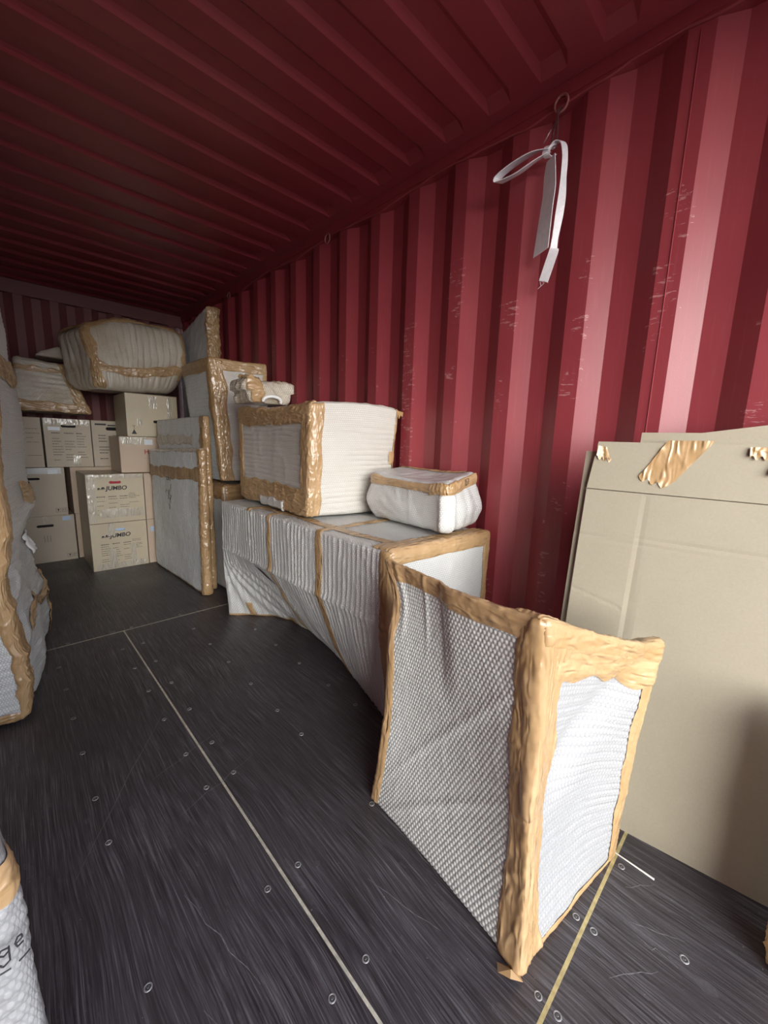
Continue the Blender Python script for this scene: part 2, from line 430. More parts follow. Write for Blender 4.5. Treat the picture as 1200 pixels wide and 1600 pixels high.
    def tape(s, name, mat, parent, prof, axis, e0, e1, off=.004, rag=.004, step=.0045, wr=.003, wf=9.0, seed=0, th=.7, waver=0.0, long=False, taper=True):
        """profile polyline (metric box coordinates, axis ignored) swept along axis from e0 to e1"""
        prof = np.array(prof, float); seg = np.linalg.norm(np.diff(prof, axis=0), axis=1); Ls = np.concatenate([[0], np.cumsum(seg)]); L = Ls[-1]
        ns = max(4, int(L/step)); nt_ = max(4, int(abs(e1-e0)/step))
        S, T = np.meshgrid(np.linspace(0, 1, ns+1), np.linspace(0, 1, nt_+1), indexing='ij')
        S, T = S.ravel(), T.ravel()
        tm = e0+(e1-e0)*T; sm = L*S
        z = np.zeros_like(tm)
        ra = rag*NZ[seed % 8](np.stack([tm*4, z+seed, z], 1), 1.5); rb = rag*NZ[(seed+1) % 8](np.stack([tm*4, z-seed, z], 1), 1.5)
        s0, s1 = ra, L+rb
        ss = s0+(s1-s0)*S
        rc = rag*NZ[(seed+2) % 8](np.stack([sm*4, z+seed, z], 1), 1.5); rd = rag*NZ[(seed+3) % 8](np.stack([sm*4, z, z+seed], 1), 1.5)
        tt = (e0+rc)+((e1+rd)-(e0+rc))*T
        if waver:
            wv = waver*NZ[(seed+4) % 8](np.stack([sm*1.5, z+seed, z], 1), 1.0); tt = tt+wv
        p = np.zeros((len(S), 3))
        sc_ = np.clip(ss, 0, L)
        for a in range(3):
            if a == axis: p[:, a] = tt
            else:
                p[:, a] = np.interp(sc_, Ls, prof[:, a])
                lo = ss < 0; hi = ss > L
                d0 = (prof[1, a]-prof[0, a])/seg[0]; d1 = (prof[-1, a]-prof[-2, a])/seg[-1]
                p[lo, a] = prof[0, a]+d0*ss[lo]; p[hi, a] = prof[-1, a]+d1*(ss[hi]-L)
        p = np.clip(p, -s.h, s.h)
        W2 = np.stack([ss*.35 if not long else ss, tt if not long else tt*.35, z+seed*3.3], 1)*(1.0 if long else 1.0)
        cs_ = (ss, tt) if not long else (tt, ss)
        PQ = np.stack([cs_[0], cs_[1]*.22, z+seed*1.7], 1); PR = np.stack([cs_[0], cs_[1]*.8, z+seed*2.3], 1)
        wdis = wr*(.42*crease(PQ, wf*5.0, seed) + .26*crease(PR, wf*3.2, seed+2)) + .0010*NZ[(seed+5) % 8](PR, 9)
        border = np.minimum(np.minimum(S, 1-S)*L, np.minimum(T, 1-T)*abs(e1-e0))
        bf = smooth(border/.008) if taper else 1.0
        X = s.W(p, off*(.45+.55*bf)+wdis)
        if getattr(s, 'zmin', None) is not None: X[:, 2] = np.maximum(X[:, 2], s.zmin)
        idx = np.arange(len(S)).reshape(ns+1, nt_+1)
        F = np.stack([idx[:-1, :-1], idx[1:, :-1], idx[1:, 1:], idx[:-1, 1:]], -1).reshape(-1, 4)
        uv = np.stack([ss + seed*.37, tt], 1)[F].reshape(-1, 2) if not long else np.stack([tt + seed*.37, ss], 1)[F].reshape(-1, 2)
        o = mesh_obj(name, X, F, mat, parent, uv=uv, smooth=True)
        return o
def corners(b, t):
    """b, t: dicts of 4 points keyed (sx,sy)"""
    return {(*k, -1): v for k, v in b.items()} | {(*k, 1): v for k, v in t.items()}
def quad(nl, nr, fl, fr):   # near-left, near-right, far-left, far-right; near = -y, left = -x
    return {(-1, -1): nl, (1, -1): nr, (-1, 1): fl, (1, 1): fr}
def plainbox(x0, x1, y0, y1, z0, z1): return corners(quad((x0,y0,z0),(x1,y0,z0),(x0,y1,z0),(x1,y1,z0)), quad((x0,y0,z1),(x1,y0,z1),(x0,y1,z1),(x1,y1,z1)))

# ================================================================== STRUCTURE
# floor: subfloor slab, panels, seams, screws
V, F = boxVF(XL-.05, .06, YD, YE+.05, -.14, -.028)
floor = structure(mesh_obj('floor', V, F, simple('subfloor_steel', (.08, .07, .07), .8)))
floor['origin'] = [0, 0, 0]
SX = -1.156; g_ = .0035
xs = [(XL-.04, SX-g_), (SX+g_, .036)]
ys = [(YD, .193-g_), (.193+g_, 2.577-g_), (2.577+g_, YE+.04)]
for (x0, x1) in xs:
    for (y0, y1) in ys:
        bevel_box('floor_panel', x0, x1, y0, y1, -.028, 0.0, FLOOR, floor, bw=.0012)
for (y0, y1), m_ in zip(ys, (SEAL, SEAL, SEALD)):
    V, F = boxVF(SX-g_-.0002, SX+g_+.0002, y0, y1, -.02, -.0006); mesh_obj('joint_strip', V, F, m_, floor)
for yy, m_ in ((.193, SEALY), (2.577, SEAL)):
    V, F = boxVF(XL, .036, yy-g_-.0006, yy+g_+.0006, -.02, .0002); mesh_obj('joint_strip', V, F, m_, floor)
def screw(x, y, s=1.0):
    ang = random.uniform(0, 1.5); R_ = .0085*s; n = 14; V = []; F = []; mi = []
    prof = [(R_, .0002), (R_*.93, .0012), (R_*.72, .0014), (R_*.66, .0006), (R_*.30, .0006), (R_*.22, .0011)]
    for r_, z_ in prof:
        for k in range(n): a = 2*math.pi*k/n; V.append((x+r_*math.cos(a), y+r_*math.sin(a), z_))
    for i in range(len(prof)-1):
        for k in range(n):
            F.append([i*n+k, i*n+(k+1) % n, (i+1)*n+(k+1) % n, (i+1)*n+k]); mi.append(1 if i == 3 else 0)
    F.append([(len(prof)-1)*n+k for k in range(n)]); mi.append(0)
    for q in range(2):
        a = ang+q*math.pi/2; c, s_ = math.cos(a), math.sin(a); b = len(V)
        for u, v in ((-.5, -.07), (.5, -.07), (.5, .07), (-.5, .07)):
            V.append((x+R_*(u*c-v*s_), y+R_*(u*s_+v*c), .0015))
        F.append([b, b+1, b+2, b+3]); mi.append(1)
    mesh_obj('screw', V, F, [SCREW, SCREWD], floor, midx=mi)
for y_ in (2.346, 2.105, 1.86, 1.615, 1.367, 1.177, .775, .503):
    for x_ in (-1.47, -1.205, -1.112, -.845, -.578):
        if x_ in (-.845, -.578) and y_ < .6: continue
        if x_ == -1.112 and y_ < .6: pass
        screw(x_+random.uniform(-.003, .003), y_+random.uniform(-.003, .003))
for x_ in (-.471, -.685, -.89): screw(x_, .213); screw(x_, .173)
for p_ in ((-.59, .014), (-.30, .014), (-1.41, 2.60), (-1.205, 2.60), (-1.112, 2.60), (-.845, 2.60)): screw(*p_, 1.1)
V, F = prismVF([(-1.076+.009*math.cos(a), .742+.009*math.sin(a)) for a in np.linspace(0, 6.28, 13)[:-1]], .0001, .0006, 'z')
mesh_obj('plug_hole', V, F, SCREWD, floor)
# long scratches cut in the floor
def scratch(pts, w=.0016):
    V, F = [], []
    for i, (x, y) in enumerate(pts):
        a = pts[max(0, i-1)]; b = pts[min(len(pts)-1, i+1)]; dx, dy = b[0]-a[0], b[1]-a[1]; l = math.hypot(dx, dy)
        ww = w*(.3+.7*math.sin(math.pi*(i+.4)/(len(pts)-.2)))
        V += [(x-dy/l*ww/2, y+dx/l*ww/2, .0004), (x+dy/l*ww/2, y-dx/l*ww/2, .0004)]
    for i in range(len(pts)-1): F.append([2*i, 2*i+1, 2*i+3, 2*i+2])
    mesh_obj('scratch', V, F, SCR, floor)
def sline(a, b, n=7, j=.006, w=.0016):
    scratch([(a[0]+(b[0]-a[0])*t+random.uniform(-j, j)*math.sin(3.14*t), a[1]+(b[1]-a[1])*t+random.uniform(-j, j)*math.sin(3.14*t)) for t in np.linspace(0, 1, n)], w)
for a, b in (((-1.55, 1.12), (-1.19, 1.68)), ((-1.32, 1.33), (-1.03, 1.42)), ((-1.30, 1.13), (-1.03, 1.21)),
             ((-.84, .68), (-.86, .50)), ((-1.40, .66), (-1.33, .40)), ((-1.36, .9), (-1.30, .62)), ((-.99, 1.9), (-.93, 2.2)),
             ((-1.0, .62), (-.95, .42)), ((-.60, .12), (-.55, .02)), ((-.75, .12), (-.66, .05)), ((-.52, .15), (-.46, .10)), ((-.62, .10), (-.62, .02))):
    sline(a, b)

def corr_profile(y0, y1, phase, per, seq, depth):
    """points (y, d) of a trapezoid corrugation; seq = start fractions of (slope in, ridge, slope out, recess)"""
    pts = []; k = math.floor((y0-phase)/per)-1
    while phase+k*per < y1+per:
        b = phase+k*per
        for f, d in ((0, depth), (seq[0], 0), (seq[1], 0), (seq[2], depth)): pts.append((b+f*per, d))
        k += 1
    out = [p for p in pts if y0 < p[0] < y1]
    def at(y): return float(np.interp(y, [p[0] for p in pts], [p[1] for p in pts]))
    return [(y0, at(y0))] + out + [(y1, at(y1))]
SEQ = (.245, .495, .742)
prof = corr_profile(YD, YE+.03, .264, .278, SEQ, .036)
def sheet(name, prof, fn, z0, z1, mat, nz=1, th=.003, parent=None, rot=False):
    V, F = [], []; n = len(prof)
    zs = [z0, z1]
    for o in (0, th):
        for z in zs:
            for y, d in prof: V.append(fn(y, d+o, z))
    for i in range(n-1): F.append([i, i+1, n+i+1, n+i]); F.append([2*n+i+1, 2*n+i, 3*n+i, 3*n+i+1])
    for i in range(n-1): F.append([n+i, n+i+1, 3*n+i+1, 3*n+i]); F.append([i+1, i, 2*n+i, 2*n+i+1])
    F.append([0, n, 3*n, 2*n]); F.append([n-1, 3*n-1, 4*n-1, 2*n-1])
    return mesh_obj(name, V, F, mat, parent)
wall_r = structure(sheet('wall_right', prof, lambda y, d, z: (d, y, z), -.10, 2.375, RED))
wall_l = structure(sheet('wall_left', prof, lambda y, d, z: (XL-d, y, z), -.10, 2.375, RED))
prof_e = corr_profile(XL-.04, .04, .05, .245, SEQ, .045)
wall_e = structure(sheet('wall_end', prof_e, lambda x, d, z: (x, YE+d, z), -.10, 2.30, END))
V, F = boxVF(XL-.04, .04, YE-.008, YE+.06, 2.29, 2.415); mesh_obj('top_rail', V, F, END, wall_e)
# roof with pressed corrugations ending short of the rails
def roof():
    xsn = [XL-.045, XL+.045, XL+.105, -.125, -.065, .045]; seqr = (.11, .555, .665)
    pr = corr_profile(YD, YE+.06, 1.640, .2095, seqr, .016)
    V, F = [], []; n = len(pr)
    for x in xsn:
        k = 0 if x in (xsn[0], xsn[1], xsn[4], xsn[5]) else 1
        for y, d in pr: V.append((x, y, H+d*k))
    for j in range(len(xsn)-1):
        for i in range(n-1): F.append([j*n+i, j*n+i+1, (j+1)*n+i+1, (j+1)*n+i])
    b = len(V)
    V += [(xsn[0], YD, H+.05), (xsn[-1], YD, H+.05), (xsn[-1], YE+.06, H+.05), (xsn[0], YE+.06, H+.05)]
    F.append([b, b+1, b+2, b+3])
    return structure(mesh_obj('ceiling', V, F, REDC))
ceil = roof()
def rail(sgn, wall):
    # square top rail with a wavy welded lower flange
    x0 = 0 if sgn > 0 else XL
    V, F = boxVF(*sorted((x0-sgn*.012, x0+sgn*.05)), YD, YE+.05, 2.352, H-.001)
    mesh_obj('top_rail', V, F, PAINTD, wall)
    n = 300; V = []; F = []
    for i in range(n+1):
        y = YD+(YE-YD)*i/n; ph = (y-.264)/.278
        dz = 2.338 + .012*math.sin(2*math.pi*(ph/3.0)) - .006*max(0, math.sin(2*math.pi*ph))
        for x_, z_ in ((.0-.004, dz), (-.009, dz+.004), (-.007, 2.353), (.038, 2.353), (.038, dz)):
            V.append((x0+sgn*x_, y, z_))
    for i in range(n):
        for k in range(4):
            F.append([i*5+k, i*5+k+1, i*5+5+k+1, i*5+5+k])
        F.append([i*5+4, i*5, i*5+5, i*5+9])
    mesh_obj('rail_flange', V, F, PAINTD, wall)
rail(1, wall_r); rail(-1, wall_l)
V, F = tubeVF([(-.0012, .369, -.0), (-.0012, .369, .8), (-.0012, .368, 1.6), (-.0012, .369, 2.33)], .0016, 6); mesh_obj('weld_seam', V, F, PAINTD, wall_r)
# door frame at the open end
for nm, b_ in (('trim_1', (XL-.06, .06, YD-.12, YD, 2.26, 2.46)), ('trim_2', (XL-.08, XL+.01, YD-.14, YD, -.14, 2.46)), ('trim_3', (-.01, .08, YD-.14, YD, -.14, 2.46)), ('trim_4', (XL-.06, .06, YD-.12, YD, -.15, -.002))):
    structure(bevel_box(nm, *b_, PAINTD, bw=.008))
# both doors folded back along the sides
structure(bevel_box('door_1', .10, .16, YD-.10, YD+1.05, -.05, 2.36, PAINTD)); structure(bevel_box('door_2', XL-.16, XL-.10, YD-.10, YD+1.05, -.05, 2.36, PAINTD))
V, F = boxVF(-40, 40, -40, 40, -1.42, -1.32); structure(mesh_obj('ground', V, F, GROUND))
# lashing rings welded to the rail
def ring(y, x=-.010, z=2.345):
    pts = [(x-.008+.010*math.cos(a)*0, y+.024*math.cos(a), z-.012+.027*math.sin(a)) for a in np.linspace(0, 2*math.pi, 18)[:-1]]
    V, F = tubeVF(pts, .0042, 8, True); mesh_obj('lashing_ring', V, F, RING, wall_r)
for y_ in (.765, 2.17, 3.60): ring(y_)

# ================================================================== PACKAGES
def arr(*a): return np.array(a, float)
# ---- 1. big foreground package (tall near edge, sloping top)
A = corners(quad((-.888, .258, 0), (-.455, .197, 0), (-.838, .795, 0), (-.43, .70, 0)),
            quad((-.893, .285, .812), (-.447, .165, .640), (-.825, .780, .803), (-.43, .68, .50)))
def defA(P, q, p):
    P = P.copy(); u, v, w = q[:, 0], q[:, 1], q[:, 2]
    b = lambda t: np.clip(1-t*t, 0, 1)
    # left face sucked in, far edge bowed, folds running from the top
    mL = smooth((-u-.6)/.4)
    P[:, 0] += mL*.030*b(v)*b(w)**.8
    d = (w-.9)+1.35*(v+.15)   # diagonal pull folds
    fold = .0045*np.exp(-((v-.05+.10*(1-w))/.035)**2)*smooth((w-.15)/.5) + .004*np.exp(-((v-.32+.05*(1-w))/.03)**2)*smooth((w-.35)/.4) + .005*np.exp(-((v-.78)/.05)**2)*smooth((w-.3)/.5)
    P[:, 0] -= mL*fold
    P[:, 0] += mL*.010*np.tanh((v-.02+.10*(1-w))/.06)*smooth((w-.1)/.5)*b(v)
    fold2 = .0025*np.exp(-((w+.05+.75*(v))/.045)**2)+.0025*np.exp(-((w+.55+.55*v)/.04)**2)
    P[:, 0] -= mL*fold2*b(v)
    # far edge bows towards the middle
    mF = smooth((v-.2)/.8)
    P[:, 1] -= mF*(.045*b(w) + .030*np.exp(-((w-.72)/.22)**2))
    # front face sucked in with a valley from the top right corner
    mR = smooth((-v-.6)/.4)
    P[:, 1] += mR*.036*b(u)*b(w)
    val = np.exp(-(((w-.25)-.75*(u-.0))/.22)**2)
    P[:, 1] += mR*.030*val*b(u)*smooth((w+.3)/.4)
    P[:, 0] -= smooth((u-.3)/.7)*.020*b(w)
    # top sinks between its corners
    mT = smooth((w-.5)/.5)
    P[:, 2] -= mT*(.07*b(u)*b(v)**.6)
    P[:, 2] -= mT*.010*b(v)*(u < 0)
    # near edge padding swells
    nr = np.exp(-((u+1)**2+(v+1)**2)/.02); P[:, 0] -= nr*.006*(1+NZ[2](P, 3)); P[:, 1] -= nr*.006
    # pointed ears at the corners
    ear = np.exp(-((u-1)**2+(v+1)**2+(w-1)**2)/.05); P[:, 2] += ear*.012; P[:, 0] += ear*.012
    return P
tA = root('wrapped_package', (-.66, .5, 0), 'tall bubble-wrapped furniture package with sloping top and wide brown taped edges, alone in the foreground', 'package')
wA = Wrap(A, r=.012, deform=defA, seed=1, low=.003, bub={(0, -1): (.0115, .0023), (1, -1): (.0115, .0008), (2, 1): (.0115, .0016)}, ribs={(1, -1): ('h', .022, .0035)}, cre=.0015, cref=6)
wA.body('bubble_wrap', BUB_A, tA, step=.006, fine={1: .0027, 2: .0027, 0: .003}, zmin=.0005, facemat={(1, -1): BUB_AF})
hx, hy, hz = wA.h
T = lambda nm, *a, **k: wA.tape(nm, k.pop('mat', TAPE), tA, *a, **{'off': .0045, **k})
T('edge_tape', [(-hx, -hy+.052, 0), (-hx, -hy, 0), (-hx+.055, -hy, 0)], 2, -hz, hz, seed=1, wr=0.0062, wf=7, rag=.004)
T('edge_tape', [(-hx, -hy+.030, 0), (-hx, -hy, 0), (-hx+.098, -hy, 0)], 2, -.02, hz, seed=2, off=.009, wr=0.0043, wf=8, rag=.012)
T('edge_tape', [(-hx+.02, -hy, 0), (-hx+.085, -hy, 0)], 2, -hz, .06, seed=12, off=.0085, wr=0.0043, wf=8, rag=.009)
T('edge_tape', [(-hx, 0, hz-.048), (-hx, 0, hz), (-hx+.035, 0, hz)], 1, -hy, hy, seed=3, wr=0.0050, wf=7)
T('edge_tape', [(-hx, hy-.034, 0), (-hx, hy, 0), (-hx+.03, hy, 0)], 2, -hz, hz, seed=4, wr=0.0056, wf=7, rag=.003)
T('edge_tape', [(0, -hy, hz-.115), (0, -hy, hz), (0, -hy+.045, hz)], 0, -hx+.04, hx, seed=5, wr=0.0050, wf=8, off=.008, rag=.008)
T('edge_tape', [(0, -hy, hz-.055), (0, -hy, hz), (0, -hy+.06, hz)], 0, -hx, hx, seed=6, wr=0.0062, wf=7, off=.010)
T('edge_tape', [(hx-.036, -hy, 0), (hx, -hy, 0), (hx, -hy+.04, 0)], 2, -hz, hz, seed=7, wr=0.0037)
T('edge_tape', [(0, -hy, -hz+.016), (0, -hy, -hz), (0, -hy+.03, -hz)], 0, -hx, hx, seed=8, wr=0.0019)
# loose scrap of tape sticking out at the foot of the near edge
V = [(-.884, .262, .002), (-.905, .300, .003), (-.925, .287, .012), (-.918, .262, .016), (-.897, .243, .006), (-.905, .268, .020)]
mesh_obj('tape_flap', V, [[0, 1, 5], [1, 2, 5], [2, 3, 5], [3, 4, 5], [4, 0, 5]], TAPE, tA)

# ---- 2. long low package (desk) along the right wall
Bx = corners(quad((-.632, .930, 0), (-.045, .905, 0), (-.632, 2.405, 0), (-.05, 2.405, 0)),
             quad((-.640, .935, .747), (-.040, .90, .747), (-.636, 2.405, .747), (-.05, 2.405, .747)))
_by = arr(.85, .95, 1.09, 1.26, 1.51, 1.79, 2.08, 2.21, 2.33, 2.405, 2.5); _bx = arr(0, .06, .11, .155, .235, .285, .290, .225, .10, .0, 0)
def defB(P, q, p):
    P = P.copy(); y = P[:, 1]; z = P[:, 2]
    f = np.interp(y, _by, _bx); f2 = (np.interp(y-.05, _by, _bx)+np.interp(y+.05, _by, _bx)+2*f)/4
    gz = np.clip((.455-z)/.455, 0, 1); gz = gz**1.1*(1-.12*np.sin(np.pi*gz))
    wgt = np.clip((1-q[:, 0])/2, 0, 1)**.8
    P[:, 0] += f2*gz*wgt
    m = smooth((-q[:, 0]-.7)/.3)
    P[:, 0] -= m*.006*np.exp(-((z-.458)/.012)**2)*(f2 > .03)
    # diagonal pull folds fanning from the far foot
    a = np.arctan2(z-.46, 2.40-y); P[:, 0] += m*.006*np.sin(a*26)*smooth((.455-z)/.2)*smooth((y-1.6)/.4)
    return P
tB = root('wrapped_package', (-.33, 1.65, 0), 'long low bubble-wrapped package with arched lower side standing along the red wall', 'package')
wB = Wrap(Bx, r=.018, deform=defB, seed=3, low=.003, ribs={(0, -1): ('v', .030, -.008), (1, -1): ('v', .03, -.004), (2, 1): ('v', .03, -.002)}, cre=.003, cref=5)
wB.body('bubble_wrap', BUB, tB, step=.012, fine={1: .0045}, zmin=.0005)
hx, hy, hz = wB.h; cy = 1.66
def TB(nm, prof, axis, e0, e1, **k): return wB.tape(nm, k.pop('mat', TAPE), tB, prof, axis, e0, e1, **{'off': .005, 'wr': .003, **k})
for yc, w_ in ((1.79, .034), (1.352, .046)):
    TB('strap_tape', [(-hx, 0, -hz), (-hx, 0, hz), (hx, 0, hz)], 1, yc-cy-w_/2, yc-cy+w_/2, seed=int(yc*10), long=True)
TB('strap_tape', [(-hx, 0, hz-.012), (-hx, 0, hz), (hx, 0, hz)], 1, 2.0-cy, 2.045-cy, seed=5, long=True)
TB('strap_tape', [(0, -hy, hz), (0, .4, hz)], 0, -.235, -.19, seed=9, rag=.006)
TB('edge_tape', [(0, -hy, hz-.055), (0, -hy, hz), (0, -hy+.09, hz)], 0, -hx, hx, seed=2, wr=.005)
TB('edge_tape', [(hx-.045, -hy, 0), (hx, -hy, 0), (hx, -hy+.04, 0)], 2, -hz, hz, seed=3)
TB('edge_tape', [(0, -hy, -.26), (0, -hy, -.22)], 0, .02, hx, seed=4)
TB('edge_tape', [(-hx, -hy+.045, 0), (-hx, -hy, 0), (-hx+.04, -hy, 0)], 2, -hz, hz, seed=6)
TB('edge_tape', [(-hx, 0, -hz+.014), (-hx, 0, -hz), (-hx+.03, 0, -hz)], 1, .25, hy, seed=8, wr=.002)
TB('tape_patch', [(-hx, 0, -hz), (-hx, 0, -hz+.10)], 1, 2.26-cy, 2.295-cy, seed=7, long=True)
TB('tape_patch', [(-hx, 0, -hz+.02), (-hx, 0, -hz+.075)], 1, 1.93-cy, 1.985-cy, seed=17, long=True)
# tear in the wrap: a dark slit with lifted lips
def slit():
    up_, lo_, V, F = [], [], [], []
    n = 9
    for i in range(n):
        t = i/(n-1); y = 1.96-.17*t; z = .452-.075*t
        hgt = .012*math.sin(math.pi*min(1, t*1.0))+.0005
        for zz in (z-hgt, z+hgt):
            yy = y
            pp = wB.W(np.array([[-hx, yy-cy, zz-.376]]), .010)[0]; V.append(tuple(pp))
    for i in range(n-1): F.append([2*i, 2*i+1, 2*i+3, 2*i+2])
    mesh_obj('torn_slit', V, F, DARK, tB)
slit()

# ---- 3. box-shaped package on top of the long one
Cx = corners(quad((-.573, 1.545, .762), (-.052, 1.520, .762), (-.510, 2.385, .762), (-.05, 2.33, .762)),
             quad((-.560, 1.535, 1.290), (-.045, 1.495, 1.300), (-.505, 2.40, 1.305), (-.05, 2.33, 1.31)))
def defC(P, q, p):
    P = P.copy(); u, v, w = q.T; b = lambda t: np.clip(1-t*t, 0, 1)
    P[:, 0] += smooth((-u-.6)/.4)*.020*b(v)*b(w)
    P[:, 2] += smooth((w-.5)/.5)*(.016*b(u) - .022*b(v)*smooth(-u))
    P[:, 1] -= smooth((-v-.6)/.4)*.010*b(u)*b(w)
    lo = smooth((-w-.7)/.3)
    P[:, 2] += lo*.010*smooth((v+.2))*0
    return P
tC = root('wrapped_package', (-.3, 1.95, .76), 'cube-like bubble-wrapped package with brown-framed side, resting on the long low package', 'package')
wC = Wrap(Cx, r=.02, deform=defC, seed=2, low=.004, ribs={(0, -1): ('h', .027, .0075), (1, -1): ('h', .027, .011), (2, 1): ('h', .026, .004)}, cre=.005, cref=4)
wC.body('bubble_wrap', BUB_B, tC, step=.012, fine={2: .004}, zmin=.7605)
hx, hy, hz = wC.h
def TC(nm, prof, axis, e0, e1, **k): return wC.tape(nm, k.pop('mat', TAPE), tC, prof, axis, e0, e1, **{'off': .007, 'wr': .007, 'wf': 6, **k})
TC('edge_tape', [(-hx, -hy+.085, 0), (-hx, -hy, 0), (-hx+.055, -hy, 0)], 2, -hz, hz, seed=1, rag=.006)
TC('edge_tape', [(-hx, 0, hz-.10), (-hx, 0, hz), (-hx+.03, 0, hz)], 1, -hy, hy, seed=2, wr=.012, rag=.008)
TC('edge_tape', [(-hx, 0, -hz), (-hx, 0, -hz+.135)], 1, -hy, hy-.02, seed=3, wr=.010, rag=.006)
TC('edge_tape', [(-hx, hy-.07, 0), (-hx, hy, 0), (-hx+.05, hy, 0)], 2, -hz, hz, seed=4, rag=.006)
TC('edge_tape', [(hx-.012, -hy, 0), (hx, -hy, 0), (hx, -hy+.05, 0)], 2, -hz, hz, seed=5, wr=.003)
TC('tape_patch', [(hx-.038, -hy, 0), (hx, -hy, 0)], 2, -.02, .05, seed=6, wr=.003)
TC('wrap_patch', [(-hx, 0, -hz), (-hx, 0, -hz+.055)], 1, -.18, .12, seed=7, mat=BUB, off=.014, rag=.008)
V = [(-.045, 1.50, 1.292), (-.010, 1.49, 1.285), (-.004, 1.50, 1.262), (-.025, 1.495, 1.268), (-.040, 1.49, 1.250)]
mesh_obj('wrap_tag', V+[(x, y+.008, z) for x, y, z in V], [[0, 1, 2, 3, 4], [9, 8, 7, 6, 5]] + [[i, 5+i, 5+(i+1) % 5, (i+1) % 5] for i in range(5)], TAPE, tC)

# ---- 4. pillow-like pack beside it
Dx = corners(quad((-.335, .925, .762), (-.035, .985, .762), (-.275, 1.42, .762), (-.04, 1.43, .762)),
             quad((-.348, .915, .978), (-.040, .985, 1.020), (-.285, 1.44, .985), (-.05, 1.45, 1.01)))
def defD(P, q, p):
    P = P.copy(); u, v, w = q.T; b = lambda t: np.clip(1-t*t, 0, 1)
    belly = np.exp(-((w+.25)/.55)**2)
    P[:, 1] -= smooth((-v-.5)/.5)*.028*belly*smooth((u+.6)/.8)
    P[:, 0] += smooth((u-.2)/.8)*.020*belly
    P[:, 0] -= smooth((-u-.5)/.5)*.018*belly*smooth((v+.6)/1.0)
    P[:, 1] += smooth((v-.5)/.5)*.035*belly
    # gathers on the near end and a pleat at the near-left edge
    mN = smooth((-v-.6)/.4)
    P[:, 1] -= mN*.007*np.abs(np.sin(u*7+w*.8))*smooth((.65-w)/.5)
    pl = np.exp(-((u+.72)/.06)**2); P[:, 1] -= mN*.012*pl*smooth((.6-w)/.3)
    lft = smooth((-u-.6)/.4); P[:, 0] -= lft*.012*np.exp(-((v+.86)/.05)**2)*smooth((.6-w)/.3)
    P[:, 2] += smooth((-w-.5)/.5)*.020*(1-b(u)*b(v))*0
    P[:, 2] -= smooth((w-.5)/.5)*.014*b(v)
    return P
tD = root('wrapped_package', (-.19, 1.2, .76), 'small pillow-shaped bubble-wrapped pack with brown tape band and handwritten number', 'package')
wD = Wrap(Dx, r=.035, deform=defD, seed=5, low=.004, ribs={(0, -1): ('h', .03, .002)}, cre=.005, cref=5)
wD.body('bubble_wrap', BUB, tD, step=.007, zmin=.7605)
hx, hy, hz = wD.h
wD.tape('band_tape', TAPE, tD, [(-hx, hy, 0), (-hx, -hy, 0), (hx, -hy, 0)], 2, hz-.058, hz-.006, off=.006, wr=.005, seed=1, rag=.003, long=True)
wD.tape('band_tape', TAPE, tD, [(-hx, -hy+.10, 0), (-hx, -hy, 0), (-hx+.07, -hy, 0)], 2, hz-.062, hz, off=.009, wr=.009, wf=9, seed=4, rag=.006)
wD.tape('edge_tape', TAPE, tD, [(hx-.05, 0, hz), (hx, 0, hz)], 1, -hy+.05, hy, off=.005, seed=3)
def handwriting(wrap, strokes, origin, scale, face, mat, parent, off=.014, name='handwriting', r=.0012):
    """strokes in 2D drawn on the wrap's side; face=(axis, sign)"""
    parts = []
    for st in strokes:
        pts = []
        for i in range(len(st)-1):
            for t in (0, .34, .67): pts.append((st[i][0]*(1-t)+st[i+1][0]*t, st[i][1]*(1-t)+st[i+1][1]*t))
        pts.append(st[-1]); q = []
        for u, v in pts:
            p = [0, 0, 0]; a, sg = face; p[a] = sg*wrap.h[a]
            p[1 if a == 0 else 0] = origin[0]+u*scale*(-1 if a == 0 and sg < 0 else 1); p[2] = origin[1]+v*scale; q.append(p)
        X = wrap.W(np.array(q), off); parts.append(tubeVF([tuple(x) for x in X], r, 5))
    V, F = join(parts); return mesh_obj(name, V, F, mat, parent)
N1 = [[(0, 1), (.1, 0)]]; N5 = [[(.75, 1), (.35, 1), (.33, .6), (.6, .55), (.7, .3), (.5, 0), (.25, .05)]]; N7 = [[(.9, 1), (1.35, 1), (1.05, 0)], [(.95, .5), (1.25, .52)]]
handwriting(wD, N1+N5+N7, (-.005, hz-.042), .022, (1, -1), INK, tD, off=.0135)

# ---- 5. flat wrapped panels (two) standing on edge
def panel(loc, label, cs, h0, seed, tapes, mat=BUB_G, ribs=('v', .024, -.007)):
    t = root('wrapped_board', loc, label, 'panel')
    w = Wrap(cs, r=.022, seed=seed, low=.004, ribs={(0, -1): ribs}, cre=.004, cref=5)
    w.body('bubble_wrap', mat, t, step=.014, fine={1: .0045} if ribs[0] == 'v' else {2: .0045}, zmin=.0005)
    return t, w
t5, w5 = panel((-.60, 3.3, 0), 'flat grey bubble-wrapped panel standing on edge with pen marks, beside the stacked cartons', corners(
    quad((-.606, 2.81, 0), (-.556, 2.81, 0), (-.655, 3.83, 0), (-.605, 3.83, 0)), quad((-.600, 2.80, 1.045), (-.560, 2.80, 1.045), (-.655, 3.84, 1.01), (-.608, 3.84, 1.01))), 1, 4, None)
hx, hy, hz = w5.h
w5.tape('end_tape', TAPE_D, t5, [(-hx, -hy+.045, 0), (-hx, -hy, 0), (hx, -hy, 0), (hx, -hy+.05, 0)], 2, -hz, hz, off=.006, wr=.008, seed=2, rag=.006)
